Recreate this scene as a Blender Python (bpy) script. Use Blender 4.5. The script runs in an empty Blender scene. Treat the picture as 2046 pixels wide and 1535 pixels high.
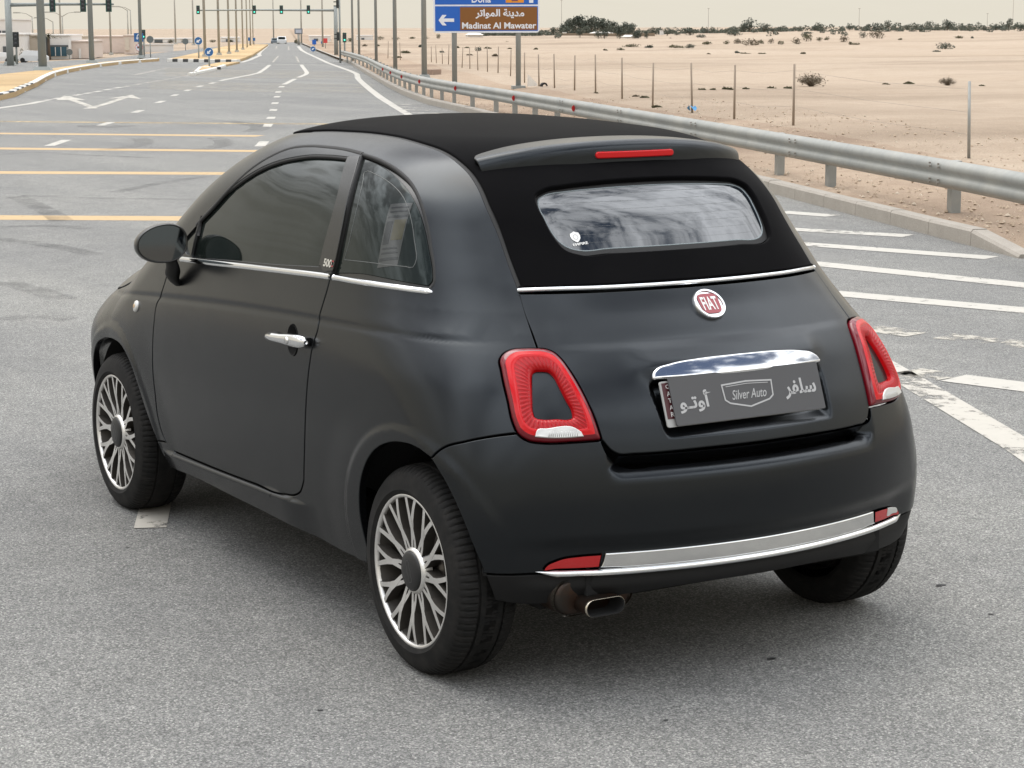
import bpy, math, random
import numpy as np
from mathutils import Vector, Matrix
from mathutils.geometry import delaunay_2d_cdt

sc = bpy.context.scene
COL = sc.collection
# ------------------------------------------------------------------ camera
# world frame: x = the car's forward axis, y = its left side, z up; origin on the road below the rear axle (metres)
cam_d = bpy.data.cameras.new('camera')
cam_d.sensor_width = 36.0
cam_d.lens = 36.0 * 4118.4 / 2046.0
cam_d.clip_start = 0.05
cam_d.clip_end = 9000.0
cam = bpy.data.objects.new('camera', cam_d)
COL.objects.link(cam)
CAM_P = Vector((-4.8665, 3.3501, 1.7569))
_yaw, _pit, _rol = math.radians(-30.748), math.radians(9.829), math.radians(-0.173)
CAM_F = Vector((math.cos(_yaw) * math.cos(_pit), math.sin(_yaw) * math.cos(_pit), -math.sin(_pit)))
CAM_R0 = Vector((math.sin(_yaw), -math.cos(_yaw), 0))
CAM_U0 = CAM_R0.cross(CAM_F)
CAM_R = CAM_R0 * math.cos(_rol) + CAM_U0 * math.sin(_rol)
CAM_U = CAM_U0 * math.cos(_rol) - CAM_R0 * math.sin(_rol)
cam.matrix_world = Matrix(((CAM_R.x, CAM_U.x, -CAM_F.x, CAM_P.x), (CAM_R.y, CAM_U.y, -CAM_F.y, CAM_P.y), (CAM_R.z, CAM_U.z, -CAM_F.z, CAM_P.z), (0, 0, 0, 1)))
sc.camera = cam
# ------------------------------------------------------------------ sky: Nishita under broken, dusty cloud
SUN_EL, SUN_AZ = math.radians(62), math.radians(14)      # azimuth measured from +x towards +y
world = bpy.data.worlds.new('World')
sc.world = world
world.use_nodes = True
wt = world.node_tree
for n in list(wt.nodes):
    wt.nodes.remove(n)
def wn(t, **k):
    n = wt.nodes.new(t)
    for a, b in k.items():
        setattr(n, a, b)
    return n
def wmath(op, a, b=None, c=None, clamp=False):
    n = wn('ShaderNodeMath', operation=op, use_clamp=clamp)
    for i, v in enumerate((a, b, c)):
        if v is None:
            continue
        if isinstance(v, (int, float)):
            n.inputs[i].default_value = v
        else:
            wt.links.new(v, n.inputs[i])
    return n.outputs[0]
def wmix(fac, a, b, mode='MIX'):
    n = wn('ShaderNodeMix', data_type='RGBA', blend_type=mode)
    for i, v in ((0, fac), (6, a), (7, b)):
        if isinstance(v, (int, float)):
            n.inputs[i].default_value = v
        elif isinstance(v, tuple):
            n.inputs[i].default_value = v + (1,)
        else:
            wt.links.new(v, n.inputs[i])
    return n.outputs[2]
def wramp(fac, stops):
    n = wn('ShaderNodeValToRGB')
    e = n.color_ramp.elements
    while len(e) < len(stops):
        e.new(0.5)
    for k, (p, c) in zip(e, stops):
        k.position = p
        k.color = (c + (1,)) if isinstance(c, tuple) else (c, c, c, 1)
    wt.links.new(fac, n.inputs[0])
    return n.outputs[0]
sky = wn('ShaderNodeTexSky', sky_type='NISHITA', sun_disc=False)
sky.sun_elevation = SUN_EL
sky.sun_rotation = math.pi / 2 - SUN_AZ
sky.air_density = 1.0
sky.dust_density = 4.0
sky.ozone_density = 1.0
tc = wn('ShaderNodeTexCoord')
sep = wn('ShaderNodeSeparateXYZ')
wt.links.new(tc.outputs['Generated'], sep.inputs[0])
zc = wmath('MAXIMUM', sep.outputs[2], 0.0)
den = wmath('ADD', zc, 0.12)
comb = wn('ShaderNodeCombineXYZ')
wt.links.new(wmath('DIVIDE', sep.outputs[0], den), comb.inputs[0])
wt.links.new(wmath('DIVIDE', sep.outputs[1], den), comb.inputs[1])
def wnoise(scale, detail, rough, dist=0.0, off=(0, 0, 0), stretch=(1, 1, 1), rz=0.0):
    mp = wn('ShaderNodeMapping')
    mp.inputs['Location'].default_value = off
    mp.inputs['Scale'].default_value = stretch
    mp.inputs['Rotation'].default_value = (0, 0, rz)
    wt.links.new(comb.outputs[0], mp.inputs[0])
    n = wn('ShaderNodeTexNoise')
    n.inputs['Scale'].default_value = scale
    n.inputs['Detail'].default_value = detail
    n.inputs['Roughness'].default_value = rough
    n.inputs['Distortion'].default_value = dist
    wt.links.new(mp.outputs[0], n.inputs['Vector'])
    return n.outputs['Fac']
big = wnoise(2.6, 6, 0.62, 0.6, (3.1, 1.7, 0), (1.0, 0.45, 1), 0.5)
fine = wnoise(7.5, 7, 0.66, 0.8, (0.4, 5.2, 0), (1.0, 0.5, 1), 0.5)
cmix = wmath('ADD', wmath('MULTIPLY', big, 0.62), wmath('MULTIPLY', fine, 0.38))
cover = wramp(cmix, [(0.43, 0.0), (0.485, 0.85), (0.58, 1.0)])
shade = wramp(cmix, [(0.40, 0.38), (0.49, 0.66), (0.56, 1.0), (0.66, 0.46)])
cloud = wmix(1.0, (29.0, 29.8, 31.2), shade, 'MULTIPLY')
blue = wmix(1.0, sky.outputs[0], (0.80, 0.80, 0.82), 'MULTIPLY')
upper = wmix(cover, blue, cloud)
dustf = wramp(zc, [(0.0, 1.0), (0.22, 0.95), (0.48, 0.45), (0.72, 0.0)])
dust = (6.25, 5.86, 4.98)
skycol = wmix(dustf, upper, dust)
bg = wn('ShaderNodeBackground')
bg.inputs['Strength'].default_value = 0.10
wt.links.new(skycol, bg.inputs[0])
wo = wn('ShaderNodeOutputWorld')
wt.links.new(bg.outputs[0], wo.inputs[0])
# ------------------------------------------------------------------ one soft sun behind thin cloud
sun_d = bpy.data.lights.new('sun', 'SUN')
sun_d.energy = 1.0
sun_d.angle = math.radians(40)
sun_d.color = (1.0, 0.95, 0.87)
sun = bpy.data.objects.new('sun', sun_d)
_sd = Vector((math.cos(SUN_EL) * math.cos(SUN_AZ), math.cos(SUN_EL) * math.sin(SUN_AZ), math.sin(SUN_EL)))
sun.rotation_euler = _sd.to_track_quat('Z', 'Y').to_euler()
sun.location = (0, 0, 30)
COL.objects.link(sun)
# ------------------------------------------------------------------ exposure and render
vs = sc.view_settings
vs.view_transform = 'Standard'
vs.look = 'None'
vs.exposure = 0.33
vs.gamma = 1.0
vs.use_curve_mapping = False
sc.render.engine = 'CYCLES'
cy = sc.cycles
cy.use_denoising = True
cy.max_bounces = 6
cy.diffuse_bounces = 3
cy.glossy_bounces = 4
cy.transmission_bounces = 4
cy.transparent_max_bounces = 12
cy.caustics_reflective = False
cy.caustics_refractive = False

# ================================================================== helpers
rng = random.Random(7)
MATS = {}
def new_mat(name):
    m = bpy.data.materials.new(name)
    m.use_nodes = True
    t = m.node_tree
    b = t.nodes['Principled BSDF']
    MATS[name] = m
    return m, t, b
def setp(b, **k):
    for a, v in k.items():
        s = b.inputs[a.replace('_', ' ')]
        if isinstance(v, tuple) and len(v) == 3 and s.type == 'RGBA':
            v = v + (1,)
        s.default_value = v
def simple(name, col, rough=0.5, metal=0.0, **k):
    m, t, b = new_mat(name)
    setp(b, Base_Color=col, Roughness=rough, Metallic=metal, **k)
    return m
def nd(t, kind, **k):
    n = t.nodes.new(kind)
    for a, v in k.items():
        if a.startswith('i_'):
            n.inputs[a[2:].replace('_', ' ')].default_value = v
        else:
            setattr(n, a, v)
    return n
def tnoise(t, scale, detail=4, rough=0.55, vec=None, dist=0.0):
    n = nd(t, 'ShaderNodeTexNoise', i_Scale=scale, i_Detail=detail, i_Roughness=rough, i_Distortion=dist)
    if vec is not None:
        t.links.new(vec, n.inputs['Vector'])
    return n.outputs['Fac']
def tramp(t, fac, stops):
    n = t.nodes.new('ShaderNodeValToRGB')
    e = n.color_ramp.elements
    while len(e) < len(stops):
        e.new(0.5)
    for k, (p, c) in zip(e, stops):
        k.position = p
        k.color = (c + (1,)) if isinstance(c, tuple) else (c, c, c, 1)
    t.links.new(fac, n.inputs[0])
    return n.outputs[0]
def tmix(t, fac, a, b, mode='MIX'):
    n = t.nodes.new('ShaderNodeMix')
    n.data_type = 'RGBA'
    n.blend_type = mode
    for i, v in ((0, fac), (6, a), (7, b)):
        if isinstance(v, (int, float)):
            n.inputs[i].default_value = v
        elif isinstance(v, tuple):
            n.inputs[i].default_value = v + (1,)
        else:
            t.links.new(v, n.inputs[i])
    return n.outputs[2]
def tmath(t, op, a, b=None, clamp=False):
    n = nd(t, 'ShaderNodeMath', operation=op, use_clamp=clamp)
    for i, v in enumerate((a, b)):
        if v is None:
            continue
        if isinstance(v, (int, float)):
            n.inputs[i].default_value = v
        else:
            t.links.new(v, n.inputs[i])
    return n.outputs[0]
def tbump(t, b, h, strength=0.3, dist=0.01):
    n = nd(t, 'ShaderNodeBump', i_Strength=strength, i_Distance=dist)
    t.links.new(h, n.inputs['Height'])
    t.links.new(n.outputs[0], b.inputs['Normal'])
def tcoord(t, kind='Object'):
    return t.nodes.new('ShaderNodeTexCoord').outputs[kind]

def link(o, parent=None):
    COL.objects.link(o)
    if parent is not None:
        o.parent = parent
    return o
def mobj(name, verts, faces, mat, parent=None, smooth=True, normals=None, mat_idx=None):
    me = bpy.data.meshes.new(name)
    me.from_pydata([tuple(map(float, v)) for v in verts], [], [tuple(int(i) for i in f) for f in faces])
    for m in (mat if isinstance(mat, (list, tuple)) else [mat]):
        me.materials.append(m)
    if mat_idx is not None:
        me.polygons.foreach_set('material_index', np.asarray(mat_idx, np.int32))
    me.polygons.foreach_set('use_smooth', np.full(len(me.polygons), bool(smooth)))
    me.update()
    if normals is not None:
        me.normals_split_custom_set_from_vertices([tuple(map(float, n)) for n in normals])
    return link(bpy.data.objects.new(name, me), parent)
def empty(name, loc=(0, 0, 0), rz=0.0, parent=None):
    o = bpy.data.objects.new(name, None)
    o.empty_display_size = 0.2
    o.location = loc
    o.rotation_euler = (0, 0, rz)
    return link(o, parent)
def tag(o, label, cat, group=None):
    o['label'] = label
    o['category'] = cat
    if group:
        o['group'] = group
    return o
def struct(o, kind='structure'):
    o['kind'] = kind
    return o
def copy_tree(o, parent=None):
    c = o.copy()
    COL.objects.link(c)
    if parent is not None:
        c.parent = parent
    for ch in o.children:
        copy_tree(ch, c)
    return c
class MB:
    """collects shapes into one mesh"""
    def __init__(s):
        s.v = []; s.f = []; s.mi = []
    def add(s, v, f, mi=0):
        k = len(s.v)
        s.v += [tuple(map(float, p)) for p in v]
        s.f += [tuple(int(i) + k for i in q) for q in f]
        s.mi += [mi] * len(f)
        return s
    def box(s, c, d, rz=0.0, mi=0, taper=1.0):
        x, y, z = d[0] / 2, d[1] / 2, d[2] / 2
        cs, sn = math.cos(rz), math.sin(rz)
        v = []
        for sz in (-1, 1):
            k = taper if sz > 0 else 1.0
            for sx, sy in ((-1, -1), (1, -1), (1, 1), (-1, 1)):
                a, b = sx * x * k, sy * y * k
                v.append((c[0] + a * cs - b * sn, c[1] + a * sn + b * cs, c[2] + sz * z))
        return s.add(v, [(3, 2, 1, 0), (4, 5, 6, 7), (0, 1, 5, 4), (1, 2, 6, 5), (2, 3, 7, 6), (3, 0, 4, 7)], mi)
    def prism(s, poly, axis_o, ax, ay, az, depth, mi=0, mi_side=None):
        """poly 2D in (ax, ay) plane at axis_o, extruded along az by depth; the poly face is the +az end"""
        o, ax, ay, az = (np.array(q, float) for q in (axis_o, ax, ay, az))
        n = len(poly)
        a = [o + ax * p[0] + ay * p[1] for p in poly]
        b = [q + az * depth for q in a]
        s.add(a + b, [tuple(range(n - 1, -1, -1))], mi if mi_side is None else mi_side)
        k = len(s.v) - 2 * n
        s.f.append(tuple(k + n + i for i in range(n))); s.mi.append(mi)
        for i in range(n):
            j = (i + 1) % n
            s.f.append((k + i, k + j, k + n + j, k + n + i)); s.mi.append(mi if mi_side is None else mi_side)
        return s
    def tube(s, pts, r, n=10, cap=True, mi=0):
        pts = [np.array(p, float) for p in pts]
        rr = r if isinstance(r, (list, tuple)) else [r] * len(pts)
        v = []; f = []
        for i, p in enumerate(pts):
            d = pts[min(i + 1, len(pts) - 1)] - pts[max(i - 1, 0)]
            d /= np.linalg.norm(d)
            a = np.array((0, 0, 1.0)) if abs(d[2]) < 0.9 else np.array((1.0, 0, 0))
            u = np.cross(d, a); u /= np.linalg.norm(u)
            w = np.cross(d, u)
            for k in range(n):
                t = 2 * math.pi * k / n
                v.append(p + rr[i] * (u * math.cos(t) + w * math.sin(t)))
        for i in range(len(pts) - 1):
            for k in range(n):
                f.append((i * n + k, i * n + (k + 1) % n, (i + 1) * n + (k + 1) % n, (i + 1) * n + k))
        if cap:
            f.append(tuple(range(n - 1, -1, -1))); f.append(tuple((len(pts) - 1) * n + k for k in range(n)))
        return s.add(v, f, mi)
    def lathe(s, prof, o, axis='z', n=32, mi=0, closed=False):
        """prof: (radius, height along axis)"""
        v = []; f = []
        for r, h in prof:
            for k in range(n):
                t = 2 * math.pi * k / n
                c, d = r * math.cos(t), r * math.sin(t)
                p = {'z': (c, d, h), 'y': (d, h, c), 'x': (h, c, d)}[axis]
                v.append((o[0] + p[0], o[1] + p[1], o[2] + p[2]))
        m = len(prof)
        for i in range(m - 1 + (1 if closed else 0)):
            for k in range(n):
                a, b = i * n, ((i + 1) % m) * n
                f.append((a + k, a + (k + 1) % n, b + (k + 1) % n, b + k))
        return s.add(v, f, mi)
    def build(s, name, mat, parent=None, smooth=False):
        return mobj(name, s.v, s.f, mat, parent, smooth, None, s.mi)
def smooth_by_angle(o, deg=35):
    me = o.data
    me.polygons.foreach_set('use_smooth', np.ones(len(me.polygons), bool))
    try:
        me.set_sharp_from_angle(angle=math.radians(deg))
    except Exception:
        pass
    return o
def text_mesh(body, size=1.0, sx=1.0, shear=0.0, bold=0.0, extrude=0.0, spacing=1.0, align='CENTER'):
    """flat lettering as (verts, faces), centred; x right, y up"""
    c = bpy.data.curves.new('lettering', 'FONT')
    c.body = body; c.size = size; c.shear = shear; c.offset = bold; c.extrude = extrude
    c.space_character = spacing; c.resolution_u = 4
    o = bpy.data.objects.new('lettering', c)
    COL.objects.link(o)
    dg = bpy.context.evaluated_depsgraph_get()
    me = bpy.data.meshes.new_from_object(o.evaluated_get(dg))
    v = np.array([q.co for q in me.vertices]) if len(me.vertices) else np.zeros((0, 3))
    f = [tuple(p.vertices) for p in me.polygons]
    bpy.data.objects.remove(o); bpy.data.curves.remove(c); bpy.data.meshes.remove(me)
    v[:, 0] *= sx
    mn, mx = v.min(0), v.max(0)
    v[:, 0] -= (mn[0] + mx[0]) / 2
    v[:, 1] -= (mn[1] + mx[1]) / 2
    return v, f, mx - mn
def fit_text(body, w, h, **k):
    v, f, s = text_mesh(body, 1.0, **k)
    v[:, 0] *= w / s[0]; v[:, 1] *= h / s[1]
    return v, f
def interp(xs,ys,x,ext=True):
    """monotone-ish cubic (PCHIP/Catmull) interpolation, linear outside"""
    xs=np.asarray(xs,float);ys=np.asarray(ys,float);x=np.asarray(x,float)
    h=np.diff(xs);d=np.diff(ys)/h
    m=np.zeros(len(xs));m[0]=d[0];m[-1]=d[-1]
    for i in range(1,len(xs)-1):
        m[i]=(d[i-1]*h[i]+d[i]*h[i-1])/(h[i]+h[i-1])
    xc=np.clip(x,xs[0],xs[-1])
    i=np.clip(np.searchsorted(xs,xc,side='right')-1,0,len(xs)-2)
    t=(xc-xs[i])/h[i]
    a=ys[i];b=ys[i+1];ma=m[i]*h[i];mb=m[i+1]*h[i]
    y=a+t*ma+t*t*(3*(b-a)-2*ma-mb)+t*t*t*(2*(a-b)+ma+mb)
    return y+np.where(x<xs[0],(x-xs[0])*m[0],0)+np.where(x>xs[-1],(x-xs[-1])*m[-1],0)
def sstep(a,b,x):
    t=np.clip((x-a)/(b-a),0,1);return t*t*(3-2*t)
def smax(a,b,k):
    h=np.maximum(k-np.abs(a-b),0)/k
    return np.maximum(a,b)+h*h*k*.25
WC=.287; RA=.350
SEC_Z=[.12,.20,.28,.36,.45,.55,.64,.72,.80,.86,.91,.96,1.03,1.10,1.20,1.30,1.38,1.46,1.6]
SEC_Y=[.700,.735,.764,.782,.797,.808,.8125,.811,.8035,.794,.7835,.771,.7535,.737,.702,.657,.612,.556,.45]
PL_X=[-.7,-.5,-.35,-.2,0,.3,.8,1.5,1.9,2.2,2.45,2.7,2.95,3.2]
PL_F=[.86,.93,.959,.976,.988,.997,1.,.998,.99,.976,.942,.868,.75,.6]
GH_X=[-.6,-.3,0,.3,.6,1.0,1.4,1.8,2.3]      # extra inward shift of the glasshouse
GH_D=[.17,.115,.070,.030,.008,.0,-.004,.002,.03]
def belt(x): return interp([-.6,0,.6,1.2,1.7,2.3,3.0],[1.075,1.068,1.049,1.020,.986,.935,.86],x)-1.03
def HW(x,z):
    zz=z-belt(x)*sstep(.35,.85,z)
    y=interp(SEC_Z,SEC_Y,zz)*interp(PL_X,PL_F,x)
    y=y-interp(GH_X,GH_D,x)*sstep(.76,1.20,zz)
    for cx in (-.02,2.3):
        r=np.hypot(x-cx,z-WC)
        y=y+(.0070*sstep(.418,.388,r)+.006*sstep(.56,.40,r))*sstep(.80,.6,z)
    y=y-.0030*np.exp(-((zz-.893)/.0095)**2)*sstep(-.24,.30,x)
    zl=.314+(1.72-x)*.0363
    y=y+.019*sstep(zl-.007,zl-.024,z)*sstep(.60,.84,x)*sstep(1.92,1.74,x)   # sill ledge
    y=y+.015*sstep(.58,.40,z)*sstep(-.12,-.32,x)
    y=y+.025*sstep(2.32,2.62,x)*sstep(.80,.60,z)
    return y
R_Z=[.12,.20,.27,.33,.40,.47,.55,.62,.69,.75,.80,.846,.90,.95,.998,1.055,1.10,1.152,1.20,1.276,1.34,1.40,1.5]
R_X=[-.42,-.485,-.53,-.553,-.563,-.566,-.562,-.550,-.529,-.502,-.473,-.442,-.398,-.350,-.302,-.247,-.207,-.161,-.120,-.055,.002,.056,.15]
def rec_mask(y,z,hw=.285,z0=.700,z1=.862,s=.030):
    # soft rectangular region of the plate recess, arched top
    top=z1-.045*(np.abs(y)/hw)**2.5
    side=hw-.02*(z1-z)/.2
    return sstep(side+s*.5,side-s*.5,np.abs(y))*sstep(top+s*.35,top-s*.35,z)*sstep(z0-s*.5,z0+s*.5,z)
def R(y,z,lid=True):
    ya=np.abs(y)
    x=interp(R_Z,R_X,z)+.34*ya**2+.09*ya**4
    # crease in line with the flank crease
    x=x+.007*sstep(.905,.930,z)*sstep(1.06,.99,z)*sstep(.52,.38,ya)
    if lid:
        # brow bulge over the handle
        x=x-.016*np.exp(-((np.maximum(ya-.26,0))/.05)**2)*np.exp(-((z-.872)/.032)**2)
        x=x+.034*rec_mask(y,z)
    return x
T_X=[-.2,0,.1,.3,.5,.75,1.0,1.2,1.32,1.45,1.7,2.0]
T_Z=[1.31,1.392,1.416,1.443,1.458,1.468,1.472,1.470,1.461,1.438,1.347,1.17]
def T(x,y):
    ws=sstep(1.2,1.5,x)
    return interp(T_X,T_Z,x)-(.10+.05*ws)*y**2-.25*y**4
H_X=[1.5,1.8,2.05,2.3,2.6,2.8,2.92,3.0,3.05]
H_Z=[1.10,1.065,1.035,.985,.905,.82,.72,.56,.28]
def HD(x,y): return interp(H_X,H_Z,x)-.12*y**2-.22*y**4
def F(x,y,z,lid=True):
    ya=np.abs(y)
    k_corner=interp([.1,.35,.6,.75,.9,1.05,1.4],[.10,.10,.15,.23,.29,.30,.28],z);k_roof=.13-.05*sstep(.9,1.4,x)
    e=1e-3
    w0=HW(x,z);wz=(HW(x,z+e)-HW(x,z-e))/(2*e);
    fs=(ya-w0)/np.sqrt(1+np.clip(wz,-1.2,1.2)**2)
    r0=R(ya,z,lid);rz=(R(ya,z+e,False)-R(ya,z-e,False))/(2*e);ry=.68*ya
    fr=(r0-x)/np.sqrt(1+rz**2+ry**2)
    f=smax(fs,fr,k_corner)
    t0=T(x,ya);tx=(T(x+e,ya)-T(x-e,ya))/(2*e);ty=-.2*ya-1.*ya**3
    ft=(z-t0)/np.sqrt(1+tx**2+ty**2)
    h0=HD(x,ya);hx=(HD(x+e,ya)-HD(x-e,ya))/(2*e)
    fh=(z-h0)/np.sqrt(1+np.clip(hx,-3,3)**2)
    # windscreen slope (ft) and bonnet (fh): union of cabin and front -> min
    fcab=smax(f,ft,k_roof)
    ffr=smax(f,fh,.14)
    return np.minimum(fcab,ffr)
def grad(fn,p,e=1e-3):
    x,y,z=p[...,0],p[...,1],p[...,2]
    g=np.stack([fn(x+e,y,z)-fn(x-e,y,z),fn(x,y+e,z)-fn(x,y-e,z),fn(x,y,z+e)-fn(x,y,z-e)],-1)
    return g/np.linalg.norm(g,axis=-1,keepdims=True)
def solve(fn,o,d,t0,t1,n=40):
    """outermost-in: bisection along rays o+t d, fn(o+t0 d)<0<fn(o+t1 d)"""
    a=np.full(o.shape[:-1],float(t0)) if np.isscalar(t0) else t0.copy();b=np.full(o.shape[:-1],float(t1)) if np.isscalar(t1) else t1.copy()
    for _ in range(n):
        m=(a+b)/2;p=o+m[...,None]*d
        s=fn(p[...,0],p[...,1],p[...,2])>0
        b=np.where(s,m,b);a=np.where(s,a,m)
    return o+((a+b)/2)[...,None]*d
# ================================================================== car skin: smooth implicit surface, panels cut from it
def crom(pts, step=0.008):
    """Catmull-Rom through an open list of points, resampled at about step"""
    p = np.asarray(pts, float)
    if len(p) < 2:
        return p
    q = np.vstack([2 * p[0] - p[1], p, 2 * p[-1] - p[-2]])
    out = []
    for i in range(len(p) - 1):
        a, b, c, d = q[i], q[i + 1], q[i + 2], q[i + 3]
        n = max(2, int(math.ceil(np.linalg.norm(c - b) / step)))
        t = np.linspace(0, 1, n, endpoint=False)[:, None]
        # centripetal-ish: limit tangents by chord
        l0, l1, l2 = (max(np.linalg.norm(x), 1e-6) for x in (b - a, c - b, d - c))
        m1 = ((b - a) / l0 * l1 + (c - b) / l1 * l0) / (l0 + l1) * l1
        m2 = ((c - b) / l1 * l2 + (d - c) / l2 * l1) / (l1 + l2) * l1
        out.append((2 * t**3 - 3 * t**2 + 1) * b + (t**3 - 2 * t**2 + t) * m1 + (-2 * t**3 + 3 * t**2) * c + (t**3 - t**2) * m2)
    out.append(p[-1:])
    return np.vstack(out)
def loop(*segs, step=0.008, closed_smooth=False):
    o = []
    for s in segs:
        s = np.asarray([q[:3] for q in s], float)
        c = crom(s, step)
        if o and np.linalg.norm(o[-1][-1] - c[0]) < 1e-4:
            c = c[1:]
        elif o:   # straight bridge
            d = np.linalg.norm(o[-1][-1] - c[0]); n = int(d / step)
            if n > 0:
                t = np.linspace(0, 1, n + 1, endpoint=False)[1:, None]
                o.append(o[-1][-1] * (1 - t) + c[0] * t)
        o.append(c)
    o = np.vstack([q for q in o if len(q)])
    d = np.linalg.norm(o[-1] - o[0]); n = int(d / step)
    if n > 0:
        t = np.linspace(0, 1, n + 1, endpoint=False)[1:, None]
        o = np.vstack([o, o[-1] * (1 - t) + o[0] * t])
    # drop near-duplicates
    keep = [0]
    for i in range(1, len(o)):
        if np.linalg.norm(o[i] - o[keep[-1]]) > step * 0.3:
            keep.append(i)
    if np.linalg.norm(o[keep[-1]] - o[keep[0]]) < step * 0.3:
        keep.pop()
    return o[keep]
def sym(left):
    """closed loop from a left half that starts and ends on y = 0"""
    l = np.asarray(left, float)
    r = l[::-1].copy(); r[:, 1] *= -1
    o = np.vstack([l, r[1:-1] if abs(l[0, 1]) < 1e-6 and abs(l[-1, 1]) < 1e-6 else r])
    return o
class Cyl:      # rays in planes x = const out of the axis y = 0, z = .55
    def uv(s, p): return np.stack([p[:, 0], np.arctan2(p[:, 2] - .55, p[:, 1]) * .75], 1)
    def od(s, q):
        e = q[:, 1] / .75
        return np.stack([q[:, 0], q[:, 0] * 0, q[:, 0] * 0 + .55], 1), np.stack([e * 0, np.cos(e), np.sin(e)], 1)
    t1 = 1.6
class Rear:     # rays along -x
    def uv(s, p): return p[:, 1:3].copy()
    def od(s, q): return np.stack([q[:, 0] * 0 + .55, q[:, 0], q[:, 1]], 1), np.stack([q[:, 0] * 0 - 1, q[:, 0] * 0, q[:, 0] * 0], 1)
    t1 = 1.6
class Top:
    def uv(s, p): return p[:, 0:2].copy()
    def od(s, q): return np.stack([q[:, 0], q[:, 1], q[:, 0] * 0 + .5], 1), np.stack([q[:, 0] * 0, q[:, 0] * 0, q[:, 0] * 0 + 1], 1)
    t1 = 1.6
class Hood:     # rays in planes y = const, out of x = .55, z = .85
    def uv(s, p): return np.stack([p[:, 1], np.arctan2(p[:, 2] - .85, .55 - p[:, 0]) * .6], 1)
    def od(s, q):
        a = q[:, 1] / .6
        return np.stack([a * 0 + .55, q[:, 0], a * 0 + .85], 1), np.stack([-np.cos(a), a * 0, np.sin(a)], 1)
    t1 = 2.2
class Fan:      # horizontal rays out of (cx, 0, z); sgn -1 rear, +1 front
    def __init__(s, cx, sgn, rad=.65): s.cx, s.sgn, s.rad = cx, sgn, rad
    def uv(s, p): return np.stack([np.arctan2(p[:, 1], s.sgn * (p[:, 0] - s.cx)) * s.rad, p[:, 2]], 1)
    def od(s, q):
        a = q[:, 0] / s.rad
        return np.stack([a * 0 + s.cx, a * 0, q[:, 1]], 1), np.stack([s.sgn * np.cos(a), np.sin(a), a * 0], 1)
    t1 = 1.6
CYL, REAR, TOP, HOOD, FAN, FFAN = Cyl(), Rear(), Top(), Hood(), Fan(.1, -1), Fan(2.2, 1)
def on(fn, pr, uv):
    o, d = pr.od(uv)
    return solve(fn, o, d, 0.0, pr.t1, 24)
def inside(loops, q):
    r = np.zeros(len(q), bool)
    for l in loops:
        a, b = l, np.roll(l, -1, 0)
        for (x0, y0), (x1, y1) in zip(a, b):
            if y0 == y1:
                continue
            c = ((y0 > q[:, 1]) != (y1 > q[:, 1])) & (q[:, 0] < (x1 - x0) * (q[:, 1] - y0) / (y1 - y0) + x0)
            r ^= c
    return r
def mirror_obj(o, name, parent):
    me = o.data.copy()
    n = len(me.vertices)
    co = np.empty(n * 3); me.vertices.foreach_get('co', co); co = co.reshape(-1, 3); co[:, 1] *= -1
    cn = np.array([q.vector for q in me.corner_normals]) if me.has_custom_normals else None
    me.vertices.foreach_set('co', co.ravel())
    me.flip_normals()
    me.update()
    m = bpy.data.objects.new(name, me)
    link(m, parent)
    if cn is not None:
        vn = np.zeros((n, 3))
        lv = np.empty(len(o.data.loops), np.int32); o.data.loops.foreach_get('vertex_index', lv)
        vn[lv] = cn; vn[:, 1] *= -1
        me.normals_split_custom_set_from_vertices([tuple(q) for q in vn])
    return m
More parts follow.
